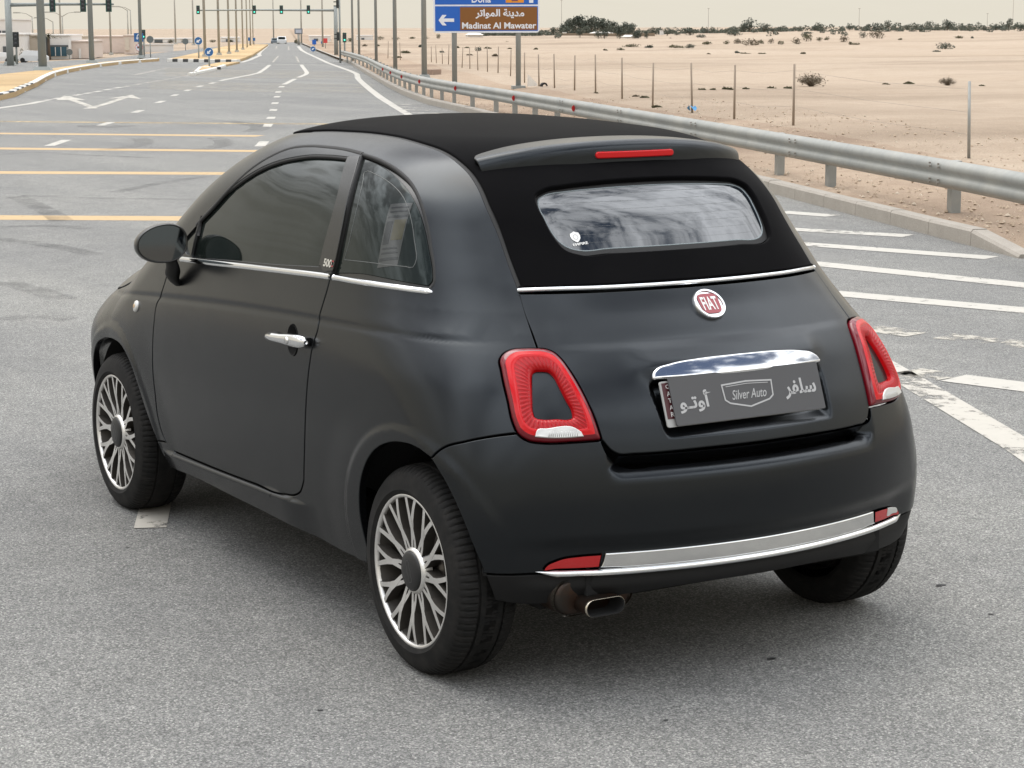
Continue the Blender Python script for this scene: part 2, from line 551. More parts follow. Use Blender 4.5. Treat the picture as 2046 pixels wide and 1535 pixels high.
def panel(name, fn, pr, outer, holes=(), sp=.016, gap=.002, r=.003, depth=.014, mat=None, parent=None, extra=None, ban=None):
    loops3 = [np.asarray(outer, float)] + [np.asarray(h, float) for h in holes]
    B3 = []; N3 = []; M3 = []
    uvL = [pr.uv(l) for l in loops3]
    for k, u in enumerate(uvL):
        P = on(fn, pr, u)
        n = grad(fn, P)
        t = np.roll(P, -1, 0) - np.roll(P, 1, 0)
        t /= np.linalg.norm(t, axis=1, keepdims=True) + 1e-9
        m = np.cross(n, t)
        m /= np.linalg.norm(m, axis=1, keepdims=True) + 1e-9
        q = pr.uv(P + m * .004)
        ins = inside([u], q)
        want = (k == 0)
        if (ins == want).mean() < .5:
            m = -m
        B3.append(P); N3.append(n); M3.append(m)
    bu = [pr.uv(P + m * (gap + r)) for P, m in zip(B3, M3)]
    allb = np.vstack(bu)
    mn, mx = allb.min(0), allb.max(0)
    gx = np.arange(mn[0] + sp / 2, mx[0], sp); gy = np.arange(mn[1] + sp / 2, mx[1], sp)
    g = np.array([(x + (sp / 2 if j % 2 else 0), y) for j, y in enumerate(gy) for x in gx]).reshape(-1, 2)
    ok = np.ones(len(g), bool)
    for dx, dy in ((.55, 0), (-.55, 0), (0, .55), (0, -.55), (.4, .4), (-.4, .4), (.4, -.4), (-.4, -.4)):
        ok &= inside(bu, g + np.array((dx, dy)) * sp)
    g = g[ok]
    if ban is not None:          # leave the regular grid out where a denser feature band follows
        P_ = on(fn, pr, g); g = g[~ban(P_)]
    if extra is not None:
        ue = pr.uv(on(fn, pr, pr.uv(extra)))
        oke = np.ones(len(ue), bool)
        for dx, dy in ((.006, 0), (-.006, 0), (0, .006), (0, -.006)):
            oke &= inside(bu, ue + np.array((dx, dy)))
        g = np.vstack([g, ue[oke]])
    pts = np.vstack([allb, g])
    edges = []; k = 0
    for l in bu:
        n = len(l)
        edges += [(k + i, k + (i + 1) % n) for i in range(n)]; k += n
    res = delaunay_2d_cdt([Vector((float(a), float(b))) for a, b in pts], edges, [], 0, 1e-7)
    vo = np.array([(v.x, v.y) for v in res[0]])
    tri = np.array([f for f in res[2]], int)
    cen = vo[tri].mean(1)
    tri = tri[inside(bu, cen)]
    omap = {}
    for i, l in enumerate(res[3]):
        for j in l:
            omap[j] = i
    V = on(fn, pr, vo)
    NV = grad(fn, V)
    # orientation
    fnrm = np.cross(V[tri[:, 1]] - V[tri[:, 0]], V[tri[:, 2]] - V[tri[:, 0]])
    flip = (fnrm * NV[tri[:, 0]]).sum(1) < 0
    tri[flip] = tri[flip][:, ::-1]
    verts = [V]; nrm = [NV]; faces = [tuple(t) for t in tri]
    base = len(V); k = 0
    used = set(map(int, tri.ravel()))
    c45 = .7071
    for P, n, m in zip(B3, N3, M3):
        L = len(P)
        ids = [omap[k + i] for i in range(L)]; k += L
        rings = [P + m * (gap + r * .35) - n * r * .3, P + m * gap - n * r, P + m * gap - n * depth]
        rn = [c45 * (n - m), -m, -m]
        for R_, q in zip(rings, rn):
            verts.append(R_); nrm.append(q)
        idx = [ids] + [list(range(base + j * L, base + (j + 1) * L)) for j in range(3)]
        base += 3 * L
        # face direction test: first quad normal should agree with outward-ish normal
        i0 = 0
        allv = np.vstack(verts)
        a, b, c = allv[idx[0][0]], allv[idx[0][1]], allv[idx[1][1]]
        nn = np.cross(b - a, c - a)
        rev = np.dot(nn, rn[0][0]) < 0
        for j in range(3):
            for i in range(L):
                i2 = (i + 1) % L
                if idx[0][i] == idx[0][i2]:
                    continue
                f = (idx[j][i], idx[j][i2], idx[j + 1][i2], idx[j + 1][i])
                faces.append(f[::-1] if rev else f)
    V = np.vstack(verts); NV = np.vstack(nrm)
    u = sorted(set(i for f in faces for i in f)); mp = {a: b for b, a in enumerate(u)}
    return mobj(name, V[u], [tuple(mp[i] for i in f) for f in faces], mat, parent, True, NV[u])

def band(x0, x1, dx=.014, zs=(-.050, -.040, -.031, -.022, -.014, -.007, 0, .007, .014, .022, .031, .040)):
    """rows of points that follow the flank crease"""
    o = []
    for x in np.arange(x0, x1, dx):
        for k, d_ in enumerate(zs):
            xx = x + (dx / 2 if k % 2 else 0)
            z = .905 + d_ + float(belt(np.array(xx)))
            o.append((xx, .70, z))
    o = np.array(o)
    # start points must lie near the skin for the (x, angle) chart: use the flank width
    o[:, 1] = HW(o[:, 0], o[:, 2])
    return o
def ledge_pts():
    o = []
    for x in np.arange(.60, 1.90, .013):
        for k, d_ in enumerate((-.006, -.0095, -.013, -.0165, -.020, -.025, -.032)):
            xx = x + (.0065 if k % 2 else 0); z = .314 + (1.72 - xx) * .0363 + d_
            o.append((xx, 0, z))
    o = np.array(o); o[:, 1] = HW(o[:, 0], o[:, 2]); return o
def in_ledge(P):
    q = P[:, 2] - (.314 + (1.72 - P[:, 0]) * .0363)
    return (q < .002) & (q > -.034) & (P[:, 0] > .59) & (P[:, 0] < 1.9)
def in_band(P): return np.abs(P[:, 2] - belt(P[:, 0]) - .9) < .052
# panel lines of the left flank, measured on the skin (x, y, z in metres)
CUR = {
    'rail': [(1.362, 0.502, 1.409), (1.183, 0.498, 1.426), (1.084, 0.482, 1.432), (0.889, 0.464, 1.435), (0.678, 0.461, 1.431), (0.509, 0.468, 1.420), (0.360, 0.468, 1.401), (0.260, 0.472, 1.375), (0.179, 0.476, 1.341), (0.121, 0.483, 1.305), (0.083, 0.489, 1.273), (0.012, 0.493, 1.203), (-0.063, 0.501, 1.121), (-0.127, 0.506, 1.052), (-0.175, 0.516, 1.002), (-0.227, 0.526, 0.952), (-0.264, 0.533, 0.917)],
    'lampside': [(-0.264, 0.533, 0.917), (-0.241, 0.566, 0.916), (-0.222, 0.593, 0.912), (-0.216, 0.611, 0.902), (-0.220, 0.625, 0.888), (-0.239, 0.632, 0.867), (-0.256, 0.637, 0.847), (-0.298, 0.646, 0.793), (-0.330, 0.650, 0.742), (-0.349, 0.648, 0.715)],
    'lampbot': [(-0.349, 0.648, 0.715), (-0.360, 0.640, 0.705), (-0.375, 0.626, 0.696), (-0.393, 0.601, 0.692), (-0.429, 0.520, 0.692), (-0.454, 0.454, 0.694)],
    'lampin': [(-0.264, 0.533, 0.917), (-0.277, 0.516, 0.915), (-0.293, 0.502, 0.908), (-0.315, 0.492, 0.892), (-0.340, 0.484, 0.868), (-0.368, 0.475, 0.835), (-0.399, 0.467, 0.794), (-0.428, 0.459, 0.746), (-0.454, 0.454, 0.694)],
    'lamphole': [(-0.310, 0.579, 0.843), (-0.303, 0.574, 0.855), (-0.301, 0.565, 0.862), (-0.310, 0.550, 0.864), (-0.320, 0.535, 0.862), (-0.333, 0.528, 0.852), (-0.354, 0.524, 0.828), (-0.377, 0.518, 0.797), (-0.400, 0.511, 0.762), (-0.405, 0.514, 0.751), (-0.403, 0.523, 0.748), (-0.389, 0.555, 0.749), (-0.372, 0.588, 0.749), (-0.362, 0.600, 0.753), (-0.352, 0.600, 0.767), (-0.338, 0.594, 0.795), (-0.325, 0.587, 0.819)],
    'reverse': [(-0.382, 0.604, 0.711), (-0.379, 0.595, 0.729), (-0.390, 0.571, 0.732), (-0.416, 0.509, 0.733), (-0.427, 0.494, 0.722), (-0.434, 0.490, 0.709), (-0.417, 0.537, 0.707), (-0.399, 0.576, 0.708)],
    'bumptop': [(-0.349, 0.648, 0.715), (-0.308, 0.696, 0.705), (-0.252, 0.746, 0.687), (-0.187, 0.785, 0.659), (-0.165, 0.800, 0.635)],
    'sillbot': [(0.309, 0.759, 0.233), (0.508, 0.745, 0.224), (0.791, 0.767, 0.238), (1.266, 0.771, 0.245), (1.579, 0.769, 0.246), (1.820, 0.758, 0.237)],
    'fsill': [(1.926, 0.777, 0.314), (1.872, 0.772, 0.317), (1.807, 0.771, 0.323)],
    'doorbot': [(1.770, 0.766, 0.304), (1.389, 0.774, 0.316), (1.056, 0.778, 0.328), (0.841, 0.778, 0.337), (0.757, 0.780, 0.349), (0.703, 0.784, 0.372), (0.661, 0.792, 0.415)],
    'doorrear': [(0.661, 0.792, 0.415), (0.626, 0.804, 0.513), (0.600, 0.811, 0.612), (0.582, 0.812, 0.710), (0.571, 0.808, 0.781), (0.561, 0.800, 0.842), (0.545, 0.790, 0.890), (0.551, 0.781, 0.918), (0.547, 0.771, 0.962), (0.542, 0.760, 1.002), (0.541, 0.749, 1.041)],
    'doorrear2': [(0.541, 0.749, 1.041), (0.538, 0.736, 1.087), (0.549, 0.707, 1.181), (0.575, 0.667, 1.270), (0.619, 0.623, 1.331), (0.692, 0.564, 1.385)],
    'doortop': [(0.692, 0.564, 1.385), (0.818, 0.557, 1.391), (0.932, 0.556, 1.392), (1.058, 0.563, 1.390), (1.162, 0.583, 1.379), (1.245, 0.614, 1.350), (1.333, 0.644, 1.306), (1.425, 0.675, 1.245), (1.526, 0.704, 1.169), (1.624, 0.723, 1.105), (1.702, 0.734, 1.055)],
    'doorfront': [(1.806, 0.763, 0.913), (1.823, 0.776, 0.858), (1.854, 0.786, 0.807), (1.853, 0.797, 0.748), (1.852, 0.805, 0.672), (1.858, 0.804, 0.563), (1.856, 0.801, 0.506), (1.864, 0.789, 0.410), (1.852, 0.779, 0.354), (1.819, 0.770, 0.317), (1.770, 0.766, 0.304)],
    'glass': [(1.595, 0.751, 1.001), (1.589, 0.734, 1.073), (1.604, 0.708, 1.148), (1.516, 0.694, 1.194), (1.420, 0.677, 1.241), (1.309, 0.655, 1.292), (1.202, 0.633, 1.329), (1.101, 0.612, 1.351), (0.994, 0.594, 1.365), (0.870, 0.586, 1.370), (0.747, 0.584, 1.371)],
    'glassrear': [(0.747, 0.584, 1.371), (0.637, 0.678, 1.254), (0.621, 0.724, 1.139), (0.623, 0.745, 1.065)],
    'glassbot': [(0.623, 0.745, 1.065), (0.887, 0.751, 1.046), (1.226, 0.754, 1.026), (1.595, 0.751, 1.001)],
    'qlight': [(1.615, 0.711, 1.139), (1.652, 0.714, 1.124), (1.696, 0.722, 1.094), (1.713, 0.731, 1.063), (1.660, 0.747, 1.008), (1.615, 0.749, 1.008)],
    'qwbot': [(0.541, 0.749, 1.041), (0.422, 0.743, 1.047), (0.236, 0.718, 1.052), (0.131, 0.687, 1.051), (0.086, 0.669, 1.050)],
    'qwrear': [(0.086, 0.669, 1.050), (0.081, 0.659, 1.062), (0.096, 0.648, 1.092), (0.137, 0.633, 1.146), (0.184, 0.618, 1.207), (0.244, 0.605, 1.267), (0.326, 0.591, 1.317), (0.426, 0.582, 1.350), (0.554, 0.573, 1.373), (0.692, 0.564, 1.385)],
    'belt': [(1.687, 0.751, 0.984), (1.384, 0.758, 1.000), (1.093, 0.757, 1.015), (0.806, 0.755, 1.029), (0.548, 0.748, 1.043)],
    'archR': [(0.271, 0.776, 0.286), (0.273, 0.797, 0.388), (0.249, 0.809, 0.473), (0.210, 0.815, 0.537), (0.148, 0.818, 0.595), (0.064, 0.816, 0.634), (-0.015, 0.813, 0.649), (-0.100, 0.809, 0.648), (-0.157, 0.802, 0.633), (-0.203, 0.795, 0.593), (-0.244, 0.786, 0.545), (-0.283, 0.775, 0.484), (-0.311, 0.760, 0.416), (-0.327, 0.742, 0.359), (-0.332, 0.725, 0.310), (-0.328, 0.706, 0.267)],
    'archF': [(2.533, 0.781, 0.554), (2.467, 0.787, 0.601), (2.380, 0.790, 0.628), (2.272, 0.799, 0.637), (2.146, 0.809, 0.624), (2.063, 0.812, 0.580), (2.004, 0.808, 0.508), (1.962, 0.797, 0.424), (1.917, 0.783, 0.340), (1.896, 0.764, 0.273), (1.865, 0.748, 0.226)],
    'hoodline': [(2.153, 0.705, 0.927), (2.503, 0.599, 0.862), (2.362, 0.683, 0.840), (2.352, 0.706, 0.820), (2.439, 0.697, 0.803), (2.652, 0.640, 0.775)],
}
# ================================================================== car materials
m, t, b = new_mat('matte_black_paint')
setp(b, Base_Color=(0.010, 0.010, 0.011), Roughness=0.36, Specular_IOR_Level=0.40, Specular_Tint=(0.86, 0.94, 1.0, 1.0))
_c = tcoord(t)
_n = tnoise(t, 9.0, 5, 0.6, _c)
_d = tnoise(t, 260.0, 2, 0.5, _c)
t.links.new(tramp(t, _n, [(0.3, 0.205), (0.7, 0.265)]), b.inputs['Roughness'])
_w = tnoise(t, 3.0, 6, 0.7, _c)
t.links.new(tmix(t, tramp(t, _w, [(0.45, 0.0), (0.75, 0.35)]), (0.0034, 0.0036, 0.0043), (0.0054, 0.0054, 0.0057)), b.inputs['Base Color'])
tbump(t, b, _d, 0.015, 0.0003)
PAINT = m
m, t, b = new_mat('roof_fabric')
setp(b, Base_Color=(0.0035, 0.0035, 0.0042), Roughness=0.95, Specular_IOR_Level=0.03, Sheen_Weight=0.06, Sheen_Roughness=0.35)
_c = tcoord(t)
_n = tnoise(t, 900.0, 2, 0.5, _c); _w = tnoise(t, 5.0, 5, 0.6, _c)
t.links.new(tmix(t, _w, (0.0026, 0.0026, 0.0032), (0.0062, 0.006, 0.0064)), b.inputs['Base Color'])
tbump(t, b, tmath(t, 'ADD', tmath(t, 'MULTIPLY', _n, 0.15), _w), 0.25, 0.004)
FABRIC = m
PLASTIC = simple('black_plastic', (0.004, 0.004, 0.0042), 0.6, 0.0, Specular_IOR_Level=0.3)
RUBBER = simple('black_rubber', (0.008, 0.008, 0.008), 0.7)
VOID = simple('underbody_black', (0.004, 0.004, 0.004), 0.9)
GLOSSB = simple('gloss_black_trim', (0.016, 0.016, 0.015), 0.22, 0.0, Specular_IOR_Level=0.5)
CHROME = simple('chrome', (0.78, 0.79, 0.80), 0.06, 1.0)
SATIN = simple('satin_chrome', (0.72, 0.72, 0.71), 0.12, 1.0)
m, t, b = new_mat('tinted_glass')
setp(b, Base_Color=(0.012, 0.016, 0.015), Roughness=0.045, Specular_IOR_Level=0.30, Specular_Tint=(0.80, 0.95, 0.96, 1.0))
_n = tnoise(t, 6.0, 5, 0.65, tcoord(t))
t.links.new(tmix(t, tramp(t, _n, [(0.4, 0.0), (0.75, 0.6)]), (0.007, 0.010, 0.009), (0.020, 0.023, 0.021)), b.inputs['Base Color'])
GLASS = m
REARGLASS = simple('rear_glass', (0.012, 0.016, 0.020), 0.012, 0.0, IOR=1.95, Specular_IOR_Level=0.5)
HEATER = simple('heater_wire', (0.22, 0.23, 0.24), 0.35)
m, t, b = new_mat('red_lens')
setp(b, Base_Color=(0.52, 0.003, 0.006), Roughness=0.16, Specular_IOR_Level=0.25, Coat_Weight=0.15, Coat_Roughness=0.03)
RED = m
m, t, b = new_mat('red_lens_ribbed')
setp(b, Base_Color=(0.38, 0.002, 0.005), Roughness=0.18, Specular_IOR_Level=0.25, Coat_Weight=0.12, Coat_Roughness=0.03)
REDRIB = m
DARKRED = simple('dark_red_lens', (0.15, 0.004, 0.010), 0.1, 0.0, Coat_Weight=0.1)
REFLRED = simple('reflector_red', (0.42, 0.006, 0.008), 0.12, 0.0, Coat_Weight=0.5, Coat_Roughness=0.04)
CLEAR = simple('clear_lens', (0.62, 0.62, 0.60), 0.10, 0.35, Coat_Weight=0.5)
m, t, b = new_mat('tyre_rubber')
setp(b, Base_Color=(0.017, 0.0165, 0.016), Roughness=0.82, Specular_IOR_Level=0.3)
_n = tnoise(t, 22.0, 6, 0.7, tcoord(t))
t.links.new(tmix(t, tramp(t, _n, [(0.42, 0.0), (0.8, 0.7)]), (0.006, 0.0059, 0.0058), (0.026, 0.0235, 0.021)), b.inputs['Base Color'])
TYRE = m
m, t, b = new_mat('machined_alloy')
setp(b, Base_Color=(0.62, 0.61, 0.59), Roughness=0.33, Metallic=0.85)
_n = tnoise(t, 14.0, 6, 0.65, tcoord(t))
t.links.new(tmix(t, tramp(t, _n, [(0.4, 0.0), (0.8, 0.55)]), (0.78, 0.77, 0.75), (0.50, 0.47, 0.43)), b.inputs['Base Color'])
ALLOY = m
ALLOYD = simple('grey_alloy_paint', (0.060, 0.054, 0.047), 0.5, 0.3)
BRAKE = simple('brake_steel', (0.16, 0.145, 0.13), 0.45, 0.7)
HUBM = simple('hub_cap_grey', (0.010, 0.010, 0.0105), 0.42)
m, t, b = new_mat('exhaust_steel')
setp(b, Base_Color=(0.20, 0.15, 0.10), Roughness=0.42, Metallic=0.8)
_n = tnoise(t, 9.0, 5, 0.7, tcoord(t))
t.links.new(tmix(t, tramp(t, _n, [(0.4, 0.0), (0.7, 1.0)]), (0.035, 0.030, 0.026), (0.06, 0.027, 0.014)), b.inputs['Base Color'])
EXH = m
EXTIP = simple('exhaust_tip_rim', (0.62, 0.56, 0.46), 0.22, 1.0)
WHITEP = simple('white_print', (0.72, 0.72, 0.70), 0.5)
SILVERP = simple('silver_print', (0.42, 0.42, 0.42), 0.45)
GREYP = simple('grey_plate', (0.066, 0.066, 0.069), 0.5)
MAROON = simple('maroon_plate', (0.055, 0.006, 0.010), 0.4)
BADGER = simple('badge_red', (0.26, 0.010, 0.020), 0.25, 0.0, Coat_Weight=0.5)

# ================================================================== the car
car = empty('car')
tag(car, 'matte black three door convertible car with black fabric roof standing on the road', 'car')
def Fb(x, y, z): return F(x, y, z, False)
def off(d): return lambda x, y, z: F(x, y, z, False) - d
K0 = (1.815, .755, .950)
SCREEN = [(1.96, .66, 1.035), (1.83, .630, 1.135), (1.68, .592, 1.245), (1.52, .550, 1.340), (1.362, .502, 1.409)]
PIL = [(1.698, .736, 1.056), (1.775, .742, 1.005), (1.84, .735, .975), (1.96, .66, 1.035)]
aR = CUR['archR']; aF = CUR['archF']
CUR['fsill'] = [(1.909, .784, .317), (1.84, .786, .322), (1.784, .786, .3235)]
side_loop = loop(SCREEN, CUR['rail'], CUR['lampside'], CUR['bumptop'], aR[8::-1], CUR['sillbot'], aF[:8:-1], CUR['fsill'],
                 CUR['doorbot'], CUR['doorrear'], CUR['qwbot'], CUR['qwrear'], CUR['doortop'], PIL)
side = panel('side_panel', Fb, CYL, side_loop, sp=.0105, extra=np.vstack([band(-.20, .66), ledge_pts()]), ban=lambda P: (in_band(P) & (P[:, 0] > -.19)) | in_ledge(P), mat=PAINT, parent=car, depth=.022)
mirror_obj(side, 'side_panel', car)
HL = [(2.02, .702, .957), (2.153, .705, .927), (2.27, .698, .878), (2.335, .700, .835), (2.44, .697, .806), (2.63, .648, .778), (2.78, .600, .765)]
fl = loop(CUR['doorfront'][:-1], CUR['fsill'][1::-1], aF[8:1:-1], [aF[2], (2.47, .79, .598), (2.555, .78, .525), (2.61, .77, .44), (2.645, .755, .35), (2.655, .74, .27)], [(2.655, .74, .27), (2.78, .69, .28), (2.85, .63, .45), (2.84, .60, .66), (2.78, .60, .765)],
          HL[::-1], [HL[0], (1.93, .725, .968), K0, CUR['doorfront'][0]])
fender = panel('front_fender', Fb, CYL, fl, sp=.014, extra=band(1.8, 2.3), ban=lambda P: in_band(P) & (P[:, 0] < 2.3), gap=.003, mat=PAINT, parent=car, depth=.02)
mirror_obj(fender, 'front_fender', car)
# --- door
HC = np.array((.700, .802, .838))        # door handle centre
th = np.linspace(0, 2 * np.pi, 40, endpoint=False)
bowl = np.stack([HC[0] + .034 * np.cos(th) + .012 * np.sin(th), th * 0 + .80, HC[2] + .045 * np.sin(th)], 1)
dl = loop(CUR['doorfront'], CUR['doorbot'], CUR['doorrear'], CUR['doorrear2'], CUR['doortop'], [CUR['doortop'][-1], (1.775, .742, 1.005), K0, CUR['doorfront'][0]])
gl = loop(CUR['glass'], CUR['glassrear'], CUR['glassbot'])
ql = loop(CUR['qlight'], step=.006)
door = panel('door', Fb, CYL, dl, [gl, ql, bowl], sp=.0115, extra=band(.5, 1.9), ban=in_band, mat=PAINT, parent=car, depth=.022)
def grow(l, c, d):
    l = np.asarray(l); v = l - np.asarray(c); n = np.linalg.norm(v, axis=1, keepdims=True)
    return l + v / n * d
dg = panel('door_glass', off(-.010), CYL, grow(gl, gl.mean(0), .012), sp=.02, gap=0, mat=GLASS, parent=door, depth=.004)
qg = panel('quarterlight_glass', off(-.008), CYL, grow(ql, ql.mean(0), .008), sp=.02, gap=0, mat=GLASS, parent=door, depth=.004)
bt = panel('pillar_trim', off(.003), CYL, loop(CUR['glassrear'], [(.609, .751, 1.067), (.60, .752, 1.058), (.535, .754, 1.062)], [CUR['doorrear2'][0]] and [(.530, .754, 1.062), (.528, .745, 1.089), (.540, .715, 1.183), (.572, .673, 1.271), (.617, .628, 1.332), (.684, .574, 1.381)]), sp=.014, gap=.001, r=.002, mat=GLOSSB, parent=door, depth=.006)
def bowl_mesh(loop3, fn, pr, depth, mat, name, parent):
    u = pr.uv(loop3); c = u.mean(0); rows = []
    for k, s in enumerate((1.06, .97, .85, .6, .3, .03)):
        P = on(fn, pr, c + (u - c) * s)
        n = grad(fn, P)
        rows.append(P - n * (depth * (1 - s * s) * 1.0 + (.004 if k else .003)))
    n = len(u); f = []
    for k in range(len(rows) - 1):
        for i in range(n):
            f.append((k * n + i, k * n + (i + 1) % n, (k + 1) * n + (i + 1) % n, (k + 1) * n + i))
    return mobj(name, np.vstack(rows), f, mat, parent)
bowl_mesh(bowl, Fb, CYL, .045, VOID, 'handle_recess', door)
# door handle: a rounded chrome bar standing off the skin, thicker at the lock end
hb = MB(); rows = []
hx = [.838, .834, .822, .785, .73, .685, .64, .60, .578, .568]
hw = [.004, .009, .0125, .0145, .0155, .0185, .020, .020, .015, .006]
hz = [.8345, .8345, .835, .837, .8395, .842, .8445, .847, .848, .8485]
for x, w, z in zip(hx, hw, hz):
    yb = float(HW(np.array(x), np.array(z)))
    d = .026 if .58 < x < .83 else .020
    for k in range(12):
        a = 2 * math.pi * k / 12
        rows.append((x, yb + d + .011 * math.cos(a) * min(1, w / .010), z + w * math.sin(a) * (1 - .12 * abs(math.cos(a)))))
f = [(i * 12 + k, i * 12 + (k + 1) % 12, (i + 1) * 12 + (k + 1) % 12, (i + 1) * 12 + k) for i in range(len(hx) - 1) for k in range(12)]
f += [tuple(range(12)), tuple((len(hx) - 1) * 12 + k for k in range(11, -1, -1))]
dh = mobj('door_handle', rows, f, CHROME, door)
for x in (.818, .598):
    z = .835 if x > .7 else .847
    yb = float(HW(np.array(x), np.array(z)))
    MB().box((x, yb + .008, z), (.03, .030, .024)).build('handle_mount', PLASTIC, door)
lk = MB().lathe([(.0001, .004), (.009, .004), (.011, .001), (.011, -.004)], (.668, float(HW(np.array(.668), np.array(.843))) + .0365, .843), 'y', 20)
lk.build('lock', SATIN, door, True)
def strip(name, curve, fn, pr, h, d, mat, parent, taper=(1, 1), n=6, up=(0, 0, 1), step=.012):
    """bead with a half-round section along a curve on the skin"""
    C = crom(np.asarray([q[:3] for q in curve]), step)
    P = on(fn, pr, pr.uv(C)); N = grad(fn, P)
    T = np.gradient(P, axis=0); T /= np.linalg.norm(T, axis=1, keepdims=True)
    U = np.cross(T, N); U /= np.linalg.norm(U, axis=1, keepdims=True)
    if (U @ np.array(up, float)).mean() < 0:
        U = -U
    v = []; L = len(P); s = np.linspace(0, 1, L)
    k_ = np.minimum(1, np.minimum(s / .04 * 1 + (taper[0]), (1 - s) / .04 + taper[1]))
    for i in range(L):
        for k in range(n + 1):
            a = math.pi * k / n
            v.append(P[i] + U[i] * (h / 2 * math.cos(a)) * k_[i] + N[i] * (-.002 + (d + .002) * math.sin(a) ** .6 * k_[i]))
    m_ = n + 1
    f = [(i * m_ + k, i * m_ + k + 1, (i + 1) * m_ + k + 1, (i + 1) * m_ + k) for i in range(L - 1) for k in range(n)]
    f += [tuple(range(m_)), tuple((L - 1) * m_ + k for k in range(n, -1, -1))]
    o = mobj(name, v, f, mat, parent)
    # outward faces
    fn_ = np.cross(np.array(v[f[0][1]]) - v[f[0][0]], np.array(v[f[0][2]]) - v[f[0][0]])
    if np.dot(fn_, U[0]) < 0:
        o.data.flip_normals()
    return o
strip('belt_trim', [(1.70, .752, .984)] + CUR['belt'][1:-1] + [(.536, .756, 1.045)], Fb, CYL, .019, .006, CHROME, door)
strip('belt_trim', [(.521, .756, 1.0455), (.341, .751, 1.0515), (.208, .731, 1.055), (.122, .707, 1.0555), (.066, .683, 1.0545)], Fb, CYL, .018, .006, CHROME, side, (1, 0))
# window surround rubber of the door and dark seal along its top
strip('window_seal', CUR['doortop'][:-1], off(-.002), CYL, .017, .004, RUBBER, door)
strip('window_seal', CUR['glass'][1:], off(-.006), CYL, .012, .005, RUBBER, door)
strip('divider_bar', [(1.600, .715, 1.140), (1.600, .735, 1.073), (1.605, .750, 1.005)], off(-.004), CYL, .014, .006, RUBBER, door, (1, 1), up=(1, 0, 0))
strip('roof_seal', CUR['rail'][1:14], off(-.006), CYL, .022, .005, RUBBER, side, up=(0, -1, 0))
# --- rear quarter window
qwl = loop(CUR['qwbot'], CUR['qwrear'], CUR['doorrear2'][::-1])
cq = qwl.mean(0)
qs = panel('quarter_window', off(-.012), CYL, grow(qwl, cq, .004), sp=.016, gap=0, mat=GLOSSB, parent=side, depth=.004)
qin = grow(qwl, cq, -.020)
panel('window_glass', off(-.009), CYL, qin, sp=.02, gap=0, r=.002, mat=GLASS, parent=side, depth=.003)
strip('window_seal', CUR['qwrear'], off(-.006), CYL, .014, .008, RUBBER, side)
strip('window_seal', CUR['doorrear2'], off(-.010), CYL, .010, .012, RUBBER, side, up=(1, 0, 0))
# faint printed border line and inspection sticker on the quarter glass
pl_ = cq + (qwl - cq) * .70
strip('printed_border', np.vstack([pl_[::6], pl_[:1]]), off(-.0085), CYL, .0035, .0006, simple('border_print', (0.06, 0.065, 0.062), 0.4), side, n=3, step=.02)
# --- right-hand door parts mirrored
for o in [door] + list(door.children):
    pass
door_r = mirror_obj(door, 'door', car)
for ch in list(door.children):
    mirror_obj(ch, ch.name.split('.')[0], door_r)
side_r = [o for o in car.children if o.name.startswith('side_panel') and o is not side][0]
for ch in list(side.children):
    mirror_obj(ch, ch.name.split('.')[0], side_r)
# --- boot lid with plate recess
trim_l = [(-.247, 0, 1.050), (-.237, .153, 1.050), (-.213, .301, 1.050), (-.175, .438, 1.050), (-.141, .511, 1.049)]
lid_half = loop(trim_l, [(-.141, .511, 1.049), (-.183, .521, 1.003), (-.23, .528, .952), (-.266, .534, .917)], CUR['lampin'], [CUR['lampin'][-1], (-.470, .432, .664), (-.478, .415, .655), (-.485, .38, .654), (-.53, .15, .656), (-.54, 0, .656)], step=.008)
# keep only the open half (loop() bridges back along y = 0; cut that bridge off)
lid_half = lid_half[lid_half[:, 1] > 1e-4]
lid_half = np.vstack([[-.247, 0, 1.050], lid_half, [-.54, 0, .656]])
lid = panel('boot_lid', F, REAR, sym(lid_half), sp=.0070, gap=.0025, r=.004, mat=PAINT, parent=car, depth=.02)
# underside return of the lid
ys = np.linspace(-.415, .415, 40); v = []
for y in ys:
    x = float(R(np.array(y), np.array(.655), False))
    v += [(x + .005, y, .650), (x + .028, y, .628), (x + .05, y, .618)]
f = [(i * 3 + k, i * 3 + k + 1, (i + 1) * 3 + k + 1, (i + 1) * 3 + k) for i in range(len(ys) - 1) for k in range(2)]
mobj('lower_lip', v, f, PAINT, lid)
# chrome trim between lid and roof
strip('boot_trim', [(-.142, .509, 1.055), (-.175, .438, 1.058), (-.213, .301, 1.058), (-.237, .153, 1.058), (-.246, 0, 1.058), (-.237, -.153, 1.058), (-.213, -.301, 1.058), (-.175, -.438, 1.058), (-.142, -.509, 1.055)], Fb, REAR, .013, .007, CHROME, lid, (1, 1))
# boot handle: polished bar over the plate
hl = [(-.44, 0, .8865), (-.43, .13, .884), (-.42, .22, .876), (-.41, .264, .866), (-.408, .281, .853), (-.408, .285, .842)]
hh = np.vstack([crom(hl, .008), crom([(-.41, .280, .838), (-.43, .15, .8375), (-.44, 0, .838)], .008)])
hh[0, 1] = 0; hh[-1, 1] = 0
panel('boot_handle', off(.020), REAR, sym(hh), sp=.010, gap=0, r=.008, mat=CHROME, parent=lid, depth=.034)
